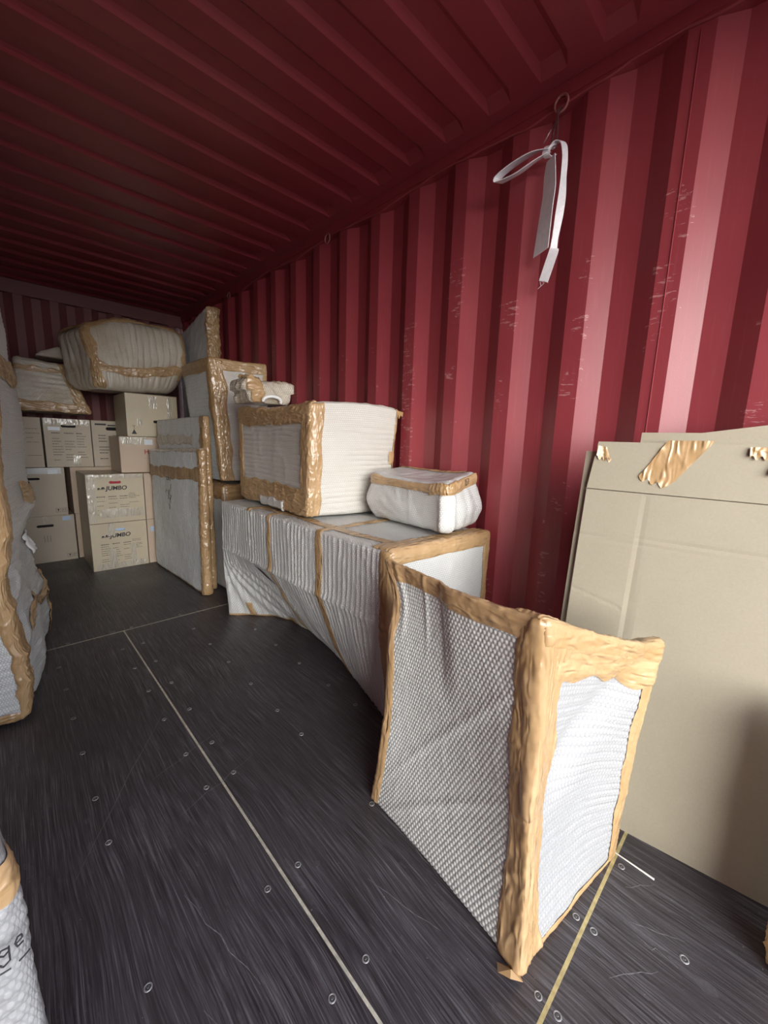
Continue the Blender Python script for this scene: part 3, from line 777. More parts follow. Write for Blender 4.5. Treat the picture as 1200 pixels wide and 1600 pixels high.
w5.tape('cross_tape', TAPE_D, t5, [(-hx, -hy, 0), (-hx, hy, 0)], 2, hz-.215, hz-.125, off=.006, wr=.006, seed=3, rag=.008, waver=.008)
w5.tape('top_tape', TAPE_CL, t5, [(-hx, 0, hz-.02), (-hx, 0, hz), (hx, 0, hz)], 1, -hy, hy, off=.004, seed=5)
w5.tape('bottom_tape', TAPE_D, t5, [(-hx, 0, -hz), (-hx, 0, -hz+.016)], 1, -hy, hy, off=.004, seed=6)
handwriting(w5, [[(0, 0), (.3, .5), (.15, .9)], [(.3, .5), (.8, 1.1), (.9, 1.5)], [(.3, .5), (.9, .45), (.7, .05), (.35, .15)], [(.1, -.4), (.3, -.5), (.35, -.9)], [(.6, .2), (.55, -.3)],
                 [(-.35, .9), (-.6, .6)]], (.10, .12), .085, (0, -1), INKG, t5, off=.008, name='pen_marks', r=.0022)
handwriting(w5, [[(0, 0), (.1, .5), (.5, .5), (.5, .1), (0, .1)], [(.7, 0), (.8, .5), (1.1, .3), (1.2, 0)], [(1.3, .1), (1.5, .45)]], (.12, .27), .06, (0, -1), INKG, t5, off=.008, name='pen_marks', r=.002)
t6, w6 = panel((-.54, 3.3, 0), 'taller flat bubble-wrapped panel with a brown taped end, standing right behind the marked grey panel', corners(
    quad((-.530, 2.90, 0), (-.490, 2.90, 0), (-.576, 3.83, 0), (-.536, 3.83, 0)), quad((-.538, 2.88, 1.275), (-.500, 2.88, 1.275), (-.578, 3.84, 1.255), (-.540, 3.84, 1.255))), 1, 6, None, ribs=('h', .022, .003))
hx, hy, hz = w6.h
w6.tape('end_tape', TAPE_D, t6, [(-hx, -hy+.075, 0), (-hx, -hy, 0), (hx, -hy, 0), (hx, -hy+.05, 0)], 2, -hz, hz, off=.006, wr=.009, seed=12, rag=.008)
w6.tape('clear_tape', TAPE_CL, t6, [(-hx, -hy+.2, 0), (-hx, hy, 0)], 2, hz-.2, hz-.13, off=.006, wr=.006, seed=13, rag=.01)

# ---- 6. wrapped cabinet (hardly visible) with the tall taped box on top
t7 = root('wrapped_package', (-.28, 3.1, 0), 'bubble-wrapped cabinet squeezed between the flat boards and the long package', 'package')
w7 = Wrap(plainbox(-.455, -.06, 2.79, 3.42, 0, .785), r=.03, seed=3, ribs={(0, -1): ('v', .025, .004), (1, -1): ('v', .025, .004)}, cre=.006)
w7.body('bubble_wrap', BUB_G, t7, step=.014, zmin=.0005)
hx, hy, hz = w7.h
w7.tape('top_tape', TAPE_D, t7, [(0, -hy, hz-.14), (0, -hy, hz), (0, -hy+.08, hz)], 0, -hx, hx, off=.006, wr=.012, seed=4, rag=.008)
w7.tape('top_tape', TAPE_D, t7, [(-hx, 0, hz-.10), (-hx, 0, hz), (-hx+.08, 0, hz)], 1, -hy, hy, off=.006, wr=.012, seed=7, rag=.008)
t8 = root('wrapped_package', (-.3, 3.1, .81), 'tall upright bubble-wrapped box with brown taped corners, on the wrapped cabinet by the wall', 'package')
w8 = Wrap(corners(quad((-.432, 2.86, .815), (-.10, 2.80, .815), (-.435, 3.30, .815), (-.10, 3.30, .815)),
                  quad((-.494, 2.855, 1.655), (-.10, 2.80, 1.66), (-.520, 3.34, 1.645), (-.10, 3.32, 1.66))), r=.014, seed=7,
          ribs={(0, -1): ('h', .024, .006), (1, -1): ('h', .030, .011)}, cre=.003)
w8.body('bubble_wrap', BUB_B, t8, step=.014, fine={2: .006}, zmin=.812, facemat={(0, -1): BUB_G})
hx, hy, hz = w8.h
w8.tape('edge_tape', TAPE_D, t8, [(-hx, -hy+.05, 0), (-hx, -hy, 0), (-hx+.085, -hy, 0)], 2, -hz, hz, off=.007, wr=.008, seed=1, rag=.008)
w8.tape('edge_tape', TAPE, t8, [(0, -hy, hz-.075), (0, -hy, hz), (0, -hy+.05, hz)], 0, -hx, hx, off=.007, wr=.005, seed=2, rag=.006)
w8.tape('edge_tape', TAPE_D, t8, [(-hx, 0, hz-.085), (-hx, 0, hz), (-hx+.05, 0, hz)], 1, -hy, hy, off=.007, wr=.005, seed=3, rag=.006)
w8.tape('edge_tape', TAPE, t8, [(hx-.03, -hy, 0), (hx, -hy, 0)], 2, hz-.25, hz, off=.007, wr=.005, seed=5, rag=.006)

# ---- 7. dark panel with brown edge standing behind the tall box
t9 = root('wrapped_board', (-.15, 3.9, 0), 'tall grey-wrapped slab with crumpled brown taped edge rising behind the tall upright box', 'panel')
w9 = Wrap(corners(quad((-.205, 3.60, 0), (-.105, 3.60, 0), (-.205, 4.30, 0), (-.105, 4.30, 0)), quad((-.212, 3.60, 2.20), (-.118, 3.60, 2.215), (-.212, 4.32, 2.09), (-.12, 4.32, 2.09))), r=.025, seed=1, cre=.010, cref=6)
w9.body('bubble_wrap', BUB_G, t9, step=.02, zmin=.0005)
hx, hy, hz = w9.h
w9.tape('edge_tape', TAPE_D, t9, [(-hx, -hy+.015, 0), (-hx, -hy, 0), (hx, -hy, 0), (hx, -hy+.05, 0)], 2, -.1, hz, off=.01, wr=.02, wf=6, seed=2, rag=.006)

# ---- 8. small crumpled bundle lying on the cube package
t10 = root('wrapped_bundle', (-.42, 2.25, 1.31), 'small crumpled bundle lying on the far end of the cube-like package', 'bundle')
w10 = Wrap(plainbox(-.545, -.30, 2.14, 2.34, 1.328, 1.44), r=.035, seed=3, cre=.022, cref=6, low=.012,
           deform=lambda P, q, p: P + np.stack([.03*q[:, 0]*(q[:, 2] > 0), 0*q[:, 0], .015*q[:, 0]**2*q[:, 2]], 1))
w10.body('bubble_wrap', BUB_BR, t10, step=.008, zmin=1.324)
hx, hy, hz = w10.h
w10.tape('tape_strip', TAPE, t10, [(0, -hy, -hz), (0, -hy, hz), (0, 0, hz)], 0, -hx, -hx+.07, off=.006, wr=.014, seed=2)
V, F = tubeVF([(-.44+.055*math.cos(a), 2.105-.01*math.sin(a), 1.335+.026*math.sin(a)) for a in np.linspace(-.3, 3.4, 12)], .010, 7)
mesh_obj('foam_roll', V, F, FOAM, t10, smooth=True)

# ---- 9. tall wrapped piece cut by the left edge of the picture
E_ = corners(quad((-2.28, 2.00, 0), (-1.585, 1.95, 0), (-2.28, 2.86, 0), (-1.462, 2.86, 0)),
             quad((-2.26, 2.02, 1.97), (-1.60, 1.98, 1.97), (-2.26, 2.84, 1.93), (-1.475, 2.84, 1.93)))
def defE(P, q, p):
    P = P.copy(); z = P[:, 2]; m = smooth((q[:, 0]-.2)/.8)
    far = smooth((q[:, 1]+.6)/1.4)
    dx = np.interp(z, [0, .08, .25, .45, .58, .66, .75, 1.0, 1.25, 1.45, 1.6, 1.97], [-.02, .0, .005, -.03, -.075, -.055, -.005, .0, .0, -.03, -.025, -.04])
    P[:, 0] += m*dx*(.35+.65*far)
    P[:, 0] += m*.012*NZ[2](P, 1.4)*smooth((1.5-z)/.5)
    P[:, 0] += m*.010*(wrinkle(P*arr(1, 1, 1.6), 2.2, 3)-.3)*smooth((.85-z)/.2)*1.6
    P[:, 0] -= m*.05*smooth((q[:, 2]-.93)/.07)*smooth(q[:, 1])
    return P
t11 = root('wrapped_package', (-1.9, 2.4, 0), 'tall bulging bubble-wrapped furniture piece nearly as high as the container at the left edge', 'package')
w11 = Wrap(E_, r=.035, deform=defE, seed=6, low=.008, ribs={(0, 1): ('h', .024, .0055), (1, -1): ('h', .030, .011)}, cre=.008, cref=3)
w11.body('bubble_wrap', BUB, t11, step=.014, fine={2: .0065}, zmin=.0005)
hx, hy, hz = w11.h
zc = .985
TE = lambda nm, prof, ax, e0, e1, **k: w11.tape(nm, k.pop('mat', TAPE_D), t11, prof, ax, e0, e1, **{'off': .008, 'wr': .006, 'wf': 7, 'rag': .008, **k})
TE('edge_tape', [(hx-.045, -hy, 0), (hx, -hy, 0), (hx, -hy+.09, 0)], 2, -hz, hz, seed=1, mat=TAPE)
TE('cross_tape', [(0, -hy, 0), (hx, -hy, 0), (hx, hy, 0)][1:], 2, 1.37-zc, 1.50-zc, seed=2, waver=.02, long=True)
TE('cross_tape', [(hx, .10, 0), (hx, hy, 0)], 2, .80-zc, .90-zc, seed=3, waver=.03, long=True)
TE('cross_tape', [(hx, -.20, 0), (hx, hy, 0)], 2, .30-zc, .345-zc, seed=9, waver=.06, long=True, rag=.004)
TE('edge_tape', [(hx, hy-.05, 0), (hx, hy, 0)], 2, -hz, -.6, seed=5)
TE('bottom_tape', [(0, -hy, -hz), (0, -hy, -hz+.05)], 0, -hx, hx, seed=6, mat=TAPE)
TE('loose_wrap', [(hx, hy-.10, 0), (hx, hy-.01, 0)], 2, .50-zc, .62-zc, seed=8, mat=FOAM, off=.02, wr=.01)

# ---- 10. ribbed package in the near left corner, with writing
t12 = root('wrapped_package', (-1.9, .85, 0), 'ribbed bubble-wrapped package with handwriting and a band of tape in the bottom left corner', 'package')
w12 = Wrap(corners(quad((-2.25, .62, 0), (-1.596, .608, 0), (-2.25, 1.0, 0), (-1.66, 1.0, 0)), quad((-2.25, .62, .66), (-1.622, .605, .66), (-2.25, .98, .66), (-1.68, .98, .66))),
           r=.03, seed=4, low=.004, ribs={(1, -1): ('h', .030, .009), (0, 1): ('h', .03, .008)}, cre=.004,
           deform=lambda P, q, p: P - np.stack([.012*smooth((q[:, 2]-.55)/.45)*smooth(q[:, 0]), 0*q[:, 0], 0*q[:, 0]], 1))
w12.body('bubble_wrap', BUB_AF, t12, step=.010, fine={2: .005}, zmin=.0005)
hx, hy, hz = w12.h
w12.tape('band_tape', TAPE, t12, [(-hx, -hy, 0), (hx, -hy, 0), (hx, -hy+.05, 0)], 2, .212, .258, off=.004, wr=.004, seed=2, long=True, rag=.006)
def gl(ch):
    return {'e': [[(0, .45), (.5, .5), (.45, .85), (.2, .95), (.02, .6), (.1, .1), (.5, .08)]],
            'u': [[(0, .9), (.05, .2), (.3, .05), (.5, .3), (.55, .9), (.6, .05)]],
            'g': [[(.5, .8), (.2, .9), (.05, .5), (.25, .2), (.5, .5), (.5, .9), (.45, -.5), (.15, -.8), (0, -.5)]]}[ch]
ST = []
for i, ch in enumerate('eugge'): ST += [[(x+i*.78, y) for x, y in s_] for s_ in gl(ch)]
for i in range(4): ST.append([(-.6+i*1.25, -1.35), (.25+i*1.25, -1.38)])
handwriting(w12, ST, (hx-.068, .146), .0155, (1, -1), INK, t12, off=.012, r=.0011)

# ---- 11. taped bundle at the right edge
t13 = root('wrapped_bundle', (-.42, -.4, 0), 'brown taped bundle standing at the right edge in front of the cardboard sheets', 'bundle')
w13 = Wrap(corners(quad((-.470, -.70, 0), (-.36, -.70, 0), (-.484, -.118, 0), (-.375, -.118, 0)), quad((-.41, -.70, .56), (-.32, -.70, .56), (-.412, -.108, .56), (-.33, -.108, .56))), r=.02, seed=2, cre=.006)
w13.body('bubble_wrap', BUB, t13, step=.012, zmin=.0005)
hx, hy, hz = w13.h
w13.tape('edge_tape', TAPE, t13, [(-hx, hy-.10, 0), (-hx, hy, 0), (hx, hy, 0)], 2, -hz, hz, off=.006, wr=.010, seed=3)

# ---- 12. stack of bundles at the back
t14 = root('wrapped_bundle', (-.65, 4.2, 1.46), 'big rounded bundle in shiny ribbed wrap, topmost on the back cartons', 'bundle')
w14 = Wrap(corners(quad((-.955, 3.93, 1.475), (-.400, 3.93, 1.50), (-1.12, 4.34, 1.49), (-.36, 4.36, 1.5)),
                   quad((-1.02, 3.99, 1.93), (-.275, 4.0, 2.06), (-1.17, 4.44, 1.93), (-.33, 4.5, 2.03))), r=.075, seed=5, low=.012, cre=.010, cref=2.5,
           ribs={(1, -1): ('v', .045, .028), (0, -1): ('v', .08, .026), (2, 1): ('v', .05, .010)},
           deform=lambda P, q, p: P + np.stack([.05*smooth(q[:, 0])*np.clip(1-q[:, 2]**2, 0, 1), -.05*smooth(-q[:, 1])*np.clip(1-q[:, 2]**2, 0, 1), .07*smooth(q[:, 2])*np.clip(1-(q[:, 0]+.1)**2, 0, 1)], 1))
w14.body('bubble_wrap', BUB_BR, t14, step=.014, fine={0: .008}, zmin=1.478)
hx, hy, hz = w14.h
TK = lambda nm, *a, **k: w14.tape(nm, k.pop('mat', TAPE_D), t14, *a, **{'off': .008, 'wr': .012, 'wf': 5, 'rag': .012, **k})
TK('cross_tape', [(-hx, -hy, 0), (hx, -hy, 0)], 2, -hz+.13, -hz+.20, seed=1, waver=.02, long=True)
TK('edge_tape', [(-hx, -hy+.05, 0), (-hx, -hy, 0), (-hx+.06, -hy, 0)], 2, -hz, hz, seed=2)
TK('top_tape', [(0, -hy, hz-.015), (0, -hy, hz), (0, hy, hz)], 0, -hx, hx, seed=3)
TK('edge_tape', [(hx-.05, -hy, 0), (hx, -hy, 0)], 2, -hz+.1, hz, seed=6)
t15 = root('wrapped_bundle', (-1.2, 4.6, 1.28), 'flat bundle in creased shiny wrap lying on the printed carton row', 'bundle')
w15 = Wrap(corners(quad((-1.46, 4.42, 1.29), (-.930, 4.42, 1.29), (-1.46, 4.82, 1.29), (-.95, 4.82, 1.29)),
                   quad((-1.42, 4.46, 1.72), (-1.075, 4.46, 1.70), (-1.42, 4.80, 1.74), (-1.09, 4.80, 1.70))), r=.03, seed=2, low=.006, cre=.012, cref=3,
           ribs={(1, -1): ('h', .042, .022), (2, 1): ('v', .05, .010)})
w15.body('bubble_wrap', BUB_BR, t15, step=.014, fine={2: .008}, zmin=1.285)
hx, hy, hz = w15.h
TL = lambda nm, *a, **k: w15.tape(nm, k.pop('mat', TAPE_D), t15, *a, **{'off': .008, 'wr': .010, 'wf': 5, 'rag': .008, **k})
TL('edge_tape', [(0, -hy, -hz), (0, -hy, -hz+.09)], 0, -hx, hx, seed=1)
TL('edge_tape', [(hx-.09, -hy, 0), (hx, -hy, 0)], 2, -hz, hz, seed=2)
TL('edge_tape', [(0, -hy, hz-.10), (0, -hy, hz-.06)], 0, -hx, hx, seed=3)
t16 = root('wrapped_bundle', (-1.1, 4.6, 1.72), 'low crumpled bundle on the flat back bundle, beside the big rounded one', 'bundle')
w16 = Wrap(corners(quad((-1.28, 4.50, 1.755), (-1.06, 4.50, 1.75), (-1.28, 4.78, 1.755), (-1.06, 4.78, 1.755)), quad((-1.24, 4.54, 1.80), (-1.10, 4.54, 1.86), (-1.24, 4.76, 1.80), (-1.10, 4.76, 1.86))), r=.03, seed=7, cre=.01)
w16.body('bubble_wrap', BUB_BR, t16, step=.014, zmin=1.745)

# ================================================================== CARTONS
def rrect(cx, cz, w, h, n=5):
    r = h/2; out = []
    for c, a0 in (((cx+w/2-r), -90), ((cx-w/2+r), 90)):
        for i in range(n+1):
            a = math.radians(a0+180*i/n); out.append((c+r*math.cos(a), cz+r*math.sin(a)))
    return out
def carton(x0, x1, y0, y1, z0, z1, label, mat=CARD_T, hole=None, inside=DARK, tapes=(), prints=None, group='moving cartons stacked at the back', tilt=0.0, open_side=True):
    r = root('carton', ((x0+x1)/2, (y0+y1)/2, z0), label, 'carton', group)
    bm = bmesh.new(); th = .006
    def face(pts, mi=0):
        f = bm.faces.new([bm.verts.new(p) for p in pts]); f.material_index = mi; return f
    bul = .004
    # sides (slightly bulging back/left/right), top flaps, bottom
    def grid(fn, nu=6, nv=6):
        vs = [[bm.verts.new(fn(i/nu, j/nv)) for j in range(nv+1)] for i in range(nu+1)]
        for i in range(nu):
            for j in range(nv): bm.faces.new((vs[i][j], vs[i+1][j], vs[i+1][j+1], vs[i][j+1]))
    B = lambda u, v: 16*u*(1-u)*v*(1-v)*bul
    grid(lambda u, v: (x0-B(u, v), y1+(y0-y1)*u, z0+(z1-z0)*v)); grid(lambda u, v: (x1+B(u, v), y0+(y1-y0)*u, z0+(z1-z0)*v))
    grid(lambda u, v: (x1+(x0-x1)*u, y1+B(u, v), z0+(z1-z0)*v)); grid(lambda u, v: (x0+(x1-x0)*u, y0+(y1-y0)*v, z0))
    ym = (y0+y1)/2     # top: two flaps meeting at a narrow slot
    for a, b in ((y0, ym-.0015), (ym+.0015, y1)): face([(x0, a, z1), (x1, a, z1), (x1, b, z1), (x0, b, z1)])
    face([(x0, ym-.0015, z1), (x1, ym-.0015, z1), (x1, ym-.0015, z1-.006), (x0, ym-.0015, z1-.006)], 1)
    face([(x0, ym-.0015, z1-.006), (x1, ym-.0015, z1-.006), (x1, ym+.0015, z1-.006), (x0, ym+.0015, z1-.006)], 1)
    outer = [bm.verts.new((x, y0, z)) for x, z in ((x0, z0), (x1, z0), (x1, z1), (x0, z1))]
    oe = [bm.edges.new((outer[i], outer[(i+1) % 4])) for i in range(4)]
    if hole:
        hc, hzc, hw, hh = hole
        pr_ = rrect(hc, hzc, hw, hh); inn = [bm.verts.new((x, y0, z)) for x, z in pr_]; k = len(inn)
        ie = [bm.edges.new((inn[i], inn[(i+1) % k])) for i in range(k)]
        bmesh.ops.triangle_fill(bm, use_beauty=True, edges=oe+ie, normal=(0, -1, 0))
        # keep only faces outside the hole
        for f in [f for f in bm.faces if all(v in inn for v in f.verts)]: bm.faces.remove(f)
        back = [bm.verts.new((x, y0+.012, z)) for x, z in pr_]
        for i in range(k):
            f = bm.faces.new((inn[i], inn[(i+1) % k], back[(i+1) % k], back[i])); f.material_index = 1
        f = bm.faces.new(back); f.material_index = 1
    else: bm.faces.new(outer)
    bmesh.ops.remove_doubles(bm, verts=[v for v in bm.verts], dist=1e-5)
    bmesh.ops.recalc_face_normals(bm, faces=bm.faces)
    bm.verts.index_update(); V = [tuple(v.co) for v in bm.verts]; F = [[v.index for v in f.verts] for f in bm.faces]; mi = [f.material_index for f in bm.faces]; bm.free()
    mesh_obj('body', V, F, [mat, inside], r, midx=mi)
    # seams of closed flaps: thin grooves as slightly proud edge lines
    V, F = boxVF(x0-.001, x1+.001, y0-.0012, y0+.004, z1-.004, z1+.0012); mesh_obj('lid_edge', V, F, EDGE, r)
    for tp in tapes: clear_tape(r, y0, *tp)
    return r
def clear_tape(r, y, xa, xb, za, zb, mat=None, seed=0, over=None):
    """shiny clear tape stuck on a carton front, with crinkles"""
    w, h = xb-xa, zb-za; nu, nv = max(3, int(w/.012)), max(3, int(h/.012))
    U, Vv = np.meshgrid(np.linspace(0, 1, nu+1), np.linspace(0, 1, nv+1), indexing='ij'); U, Vv = U.ravel(), Vv.ravel()
    P = np.stack([xa+w*U, np.full_like(U, y), za+h*Vv], 1); rg = .003
    P[:, 0] += rg*NZ[seed % 8](P*4, 2); P[:, 2] += rg*NZ[(seed+1) % 8](P*4, 2)
    P[:, 1] -= .0012 + .004*wrinkle(P, 9, seed)*np.clip(np.minimum(np.minimum(U, 1-U)*w, np.minimum(Vv, 1-Vv)*h)/.01, 0, 1)
    idx = np.arange(len(U)).reshape(nu+1, nv+1); F = np.stack([idx[:-1, :-1], idx[1:, :-1], idx[1:, 1:], idx[:-1, 1:]], -1).reshape(-1, 4)
    uv = P[:, [0, 2]][F].reshape(-1, 2)
    return mesh_obj('clear_tape', P, F, mat or TAPE_CL, r, uv=uv, smooth=True)
def flat_rects(name, rects, y, mat, parent, th=.0006, kind=None):
    V, F = join([boxVF(a, b, y-th, y, c, d) for a, b, c, d in rects]); return mesh_obj(name, V, F, mat, parent, kind=kind)
def text_lines(parent, y, x0, x1, z0, z1, cols, rows, mat=INKG, seed=1, h=.004, fill=.75):
    rr = random.Random(seed); out = []; cw = (x1-x0)/cols
    for c in range(cols):
        for k in range(rows):
            if rr.random() > fill and k > 0: continue
            xx = x0+c*cw; end = xx+cw*rr.uniform(.45, .9); z = z1-(z1-z0)*k/max(1, rows-1)
            while xx < end:
                w = rr.uniform(.006, .018); out.append((xx, min(end, xx+w), z, z+h*(1.6 if k == 0 and cols > 2 else 1))); xx += w+.003
    return flat_rects('printed_list', out, y, mat, parent, kind='stuff')
def text(s_, x, y, z, size, mat, parent, bold=.0, shear=0., name='printed_word', sx=1.0):
    cu = bpy.data.curves.new(name, 'FONT'); cu.body = s_; cu.size = size; cu.extrude = .0004; cu.offset = bold; cu.shear = shear; cu.align_x = 'LEFT'
    cu.materials.append(mat); tmp = bpy.data.objects.new(name, cu); COL.objects.link(tmp); bpy.context.view_layer.update()
    me = bpy.data.meshes.new_from_object(tmp.evaluated_get(bpy.context.evaluated_depsgraph_get())); bpy.data.objects.remove(tmp)
    o = bpy.data.objects.new(name, me); COL.objects.link(o)
    o.rotation_euler = (math.pi/2, 0, 0); o.scale = (sx, 1, 1); o.parent = parent
    o.location = Vector((x, y-.0006, z)) - Vector(parent['origin']); return o
def elephant(x, y, z, s, mat, parent):
    body = [(0, .1), (.12, .1), (.15, .35), (.3, .35), (.33, .1), (.5, .1), (.52, .4), (.70, .35), (.9, .15), (.98, .25), (.80, .52), (.72, .75), (.5, .85), (.25, .8), (.08, .6)]
    ear = [(.5, .5), (.62, .45), (.66, .62), (.56, .72)]
    V1, F1 = prismVF([(x+u*s, z+v*s) for u, v in body], y-.0007, y)
    V2, F2 = prismVF([(x+(u-1.0)*s*.8, z+v*s*.8) for u, v in body], y-.0007, y)
    V, F = join([(V1, F1), (V2, F2)]); mesh_obj('printed_emblem', V, F, mat, parent)
def fragile(x, y, z, s, mat, parent):
    P = []
    def fr(x_): 
        t = .0015; return [boxVF(x_, x_+s, y-.0006, y, z, z+t), boxVF(x_, x_+s, y-.0006, y, z+s-t, z+s), boxVF(x_, x_+t, y-.0006, y, z, z+s), boxVF(x_+s-t, x_+s, y-.0006, y, z, z+s)]
    P += fr(x) + fr(x+s*1.25)
    P.append(prismVF([(x+.3*s, z+.8*s), (x+.35*s, z+.5*s), (x+.45*s, z+.42*s), (x+.46*s, z+.22*s), (x+.35*s, z+.16*s), (x+.65*s, z+.16*s), (x+.54*s, z+.22*s), (x+.55*s, z+.42*s), (x+.65*s, z+.5*s), (x+.7*s, z+.8*s)], y-.0007, y))
    for q in (.25, .62):
        xx = x+s*1.25+q*s; P.append(prismVF([(xx-.03*s, z+.2*s), (xx+.03*s, z+.2*s), (xx+.03*s, z+.6*s), (xx+.1*s, z+.6*s), (xx, z+.82*s), (xx-.1*s, z+.6*s), (xx-.03*s, z+.6*s)], y-.0007, y))
    V, F = join(P); mesh_obj('handling_symbols', V, F, mat, parent)

# left column, plain cartons
c = carton(-1.50, -1.142, 4.44, 4.83, .0, .410, 'plain brown carton with slot and white sticker, bottom of the left back column', hole=(-1.345, .325, .115, .022))
fragile(-1.215, 4.4395, .025, .034, INK, c); flat_rects('sticker', [(-1.225, -1.165, .362, .397)], 4.4392, BLUEPAD, c); flat_rects('sticker', [(-1.21, -1.175, .30, .355)], 4.4394, TAPE_CL, c)
clear_tape(c, 4.44, -1.36, -1.325, .345, .41, seed=1)
flat_rects('pen_marks', [(-1.36+.02*i, -1.357+.02*i, .18, .24) for i in range(3)], 4.4395, INKG, c)
c = carton(-1.53, -1.178, 4.43, 4.82, .414, .828, 'plain brown carton second from the floor in the left back column', hole=(-1.40, .735, .11, .020))
fragile(-1.262, 4.4295, .44, .034, INK, c); clear_tape(c, 4.43, -1.42, -1.20, .775, .828, seed=2, mat=BUB_G); flat_rects('sticker', [(-1.29, -1.225, .775, .812)], 4.425, STICK, c)
# peeping cartons behind the printed ones
c = carton(-1.128, -.725, 4.46, 4.83, .0, .41, 'carton on the floor mostly hidden behind the lower elephant-logo carton', mat=CARD_P)
c = carton(-1.135, -.725, 4.45, 4.83, .414, .828, 'carton half hidden behind the upper elephant-logo carton, under the printed row', mat=CARD_P)
# printed row
c = carton(-1.285, -.960, 4.45, 4.83, .832, 1.245, 'brown carton covered in printed lists with dark slot, middle of the upper back row', hole=(-1.115, 1.185, .105, .026))
text_lines(c, 4.4495, -1.235, -.98, .89, 1.12, 3, 11, INK, 3); flat_rects('sticker', [(-1.255, -1.175, 1.145, 1.175)], 4.4492, STICK, c); clear_tape(c, 4.45, -1.28, -.965, 1.19, 1.245, seed=4, mat=TAPE_CL); clear_tape(c, 4.45, -1.10, -1.05, .84, .93, seed=5)
c = carton(-1.60, -1.300, 4.45, 4.83, .832, 1.245, 'brown carton left in the upper back row, partly behind the tall wrapped piece')
text_lines(c, 4.4495, -1.40, -1.30, .93, 1.15, 1, 7, INKG, 5)
c = carton(-.952, -.640, 4.45, 4.83, .832, 1.245, 'brown carton with printed lists at the right of the upper back row', hole=(-.80, 1.175, .09, .03))
text_lines(c, 4.4495, -.905, -.68, .90, 1.11, 2, 9, INK, 7, h=.007); flat_rects('printed_list', [(-.925, -.84, 1.205, 1.22), (-.83, -.77, 1.20, 1.212)], 4.4492, INK, c, kind='stuff')
# logo cartons
def logo_carton(z0, z1, label, inside, seed, xo=0.0, xr=0):
    c = carton(-1.103+xo, -.700+xo, 3.90, 4.40, z0, z1, label, mat=CARD_Y, hole=(-.905+xo, z0+.335, .085, .022), inside=inside, group='cartons with an elephant logo')
    y = 3.8995
    text('JUMBO', -.972+xo, y, z0+.272, .047, INK, c, bold=.0012, shear=.15, sx=1.0)
    elephant(-1.006+xo, y, z0+.272, .032, INK, c)
    text_lines(c, y, -1.04+xo, -.80+xo, z0+.07, z0+.215, 3, 9, INK, seed, h=.0035); text_lines(c, y, -.815+xo, -.725+xo, z0+.16, z0+.235, 1, 7, INK, seed+1, h=.003)
    return c
c = logo_carton(0, .396, 'yellowish carton with elephant logo and pale blue slot on the floor, lower of two', BLUEPAD, 11)
clear_tape(c, 3.90, -.99, -.93, .29, .39, seed=1); clear_tape(c, 3.90, -.985, -.935, .02, .17, seed=2, mat=STICK if False else TAPE_CL); clear_tape(c, 3.90, -1.08, -.72, .005, .05, seed=3)
clear_tape(c, 3.90, -.83, -.79, .0, .2, seed=6)
c = logo_carton(.400, .802, 'yellowish carton with elephant logo and red slot, standing on its twin', REDPAD, 21)
clear_tape(c, 3.90, -1.098, -1.045, .41, .80, seed=4); clear_tape(c, 3.90, -1.03, -.71, .44, .51, seed=5); clear_tape(c, 3.90, -.925, -.88, .745, .80, seed=7); clear_tape(c, 3.90, -1.10, -.70, .765, .800, seed=8)
# slim cartons to the right of the logo cartons
c = carton(-.692, -.30, 3.905, 4.40, 0, .396, 'plain peach carton on the floor right of the lower elephant-logo carton', mat=CARD_P)
flat_rects('sticker', [(-.668, -.640, .285, .33)], 3.9045, BLUEPAD, c)
c = carton(-.692, -.30, 3.905, 4.40, .400, .802, 'plain peach carton beside the upper elephant-logo carton, behind the panels', mat=CARD_P)
# HAR carton and the one above
c = carton(-.835, -.46, 3.99, 4.40, .806, 1.112, 'carton with red lettering and dark side, tucked behind the wrapped panels', mat=CARD_P)
text('HAR', -.655, 3.9895, .965, .055, INKR, c, bold=.0008); text('________', -.66, 3.9895, .93, .02, INKG, c); clear_tape(c, 3.99, -.82, -.62, 1.045, 1.11, seed=3, mat=TAPE_CL); flat_rects('sticker', [(-.65, -.585, 1.045, 1.09)], 3.984, STICK, c)
c = carton(-.775, -.375, 3.96, 4.40, 1.116, 1.472, 'brown carton with dark slot and triangle mark under the big rounded bundle', mat=CARD_Y, hole=(-.525, 1.245, .10, .024))
V, F = join([prismVF([(-.745, 1.135), (-.705, 1.135), (-.725, 1.175)], 3.9592, 3.9598), boxVF(-.7265, -.7235, 3.9592, 3.9598, 1.175, 1.205), boxVF(-.737, -.713, 3.9592, 3.9598, 1.203, 1.206)])
mesh_obj('printed_triangle', V, F, INK, c); clear_tape(c, 3.96, -.60, -.54, 1.36, 1.46, seed=3); clear_tape(c, 3.96, -.70, -.66, 1.20, 1.26, seed=4); clear_tape(c, 3.96, -.46, -.42, 1.28, 1.46, seed=5)

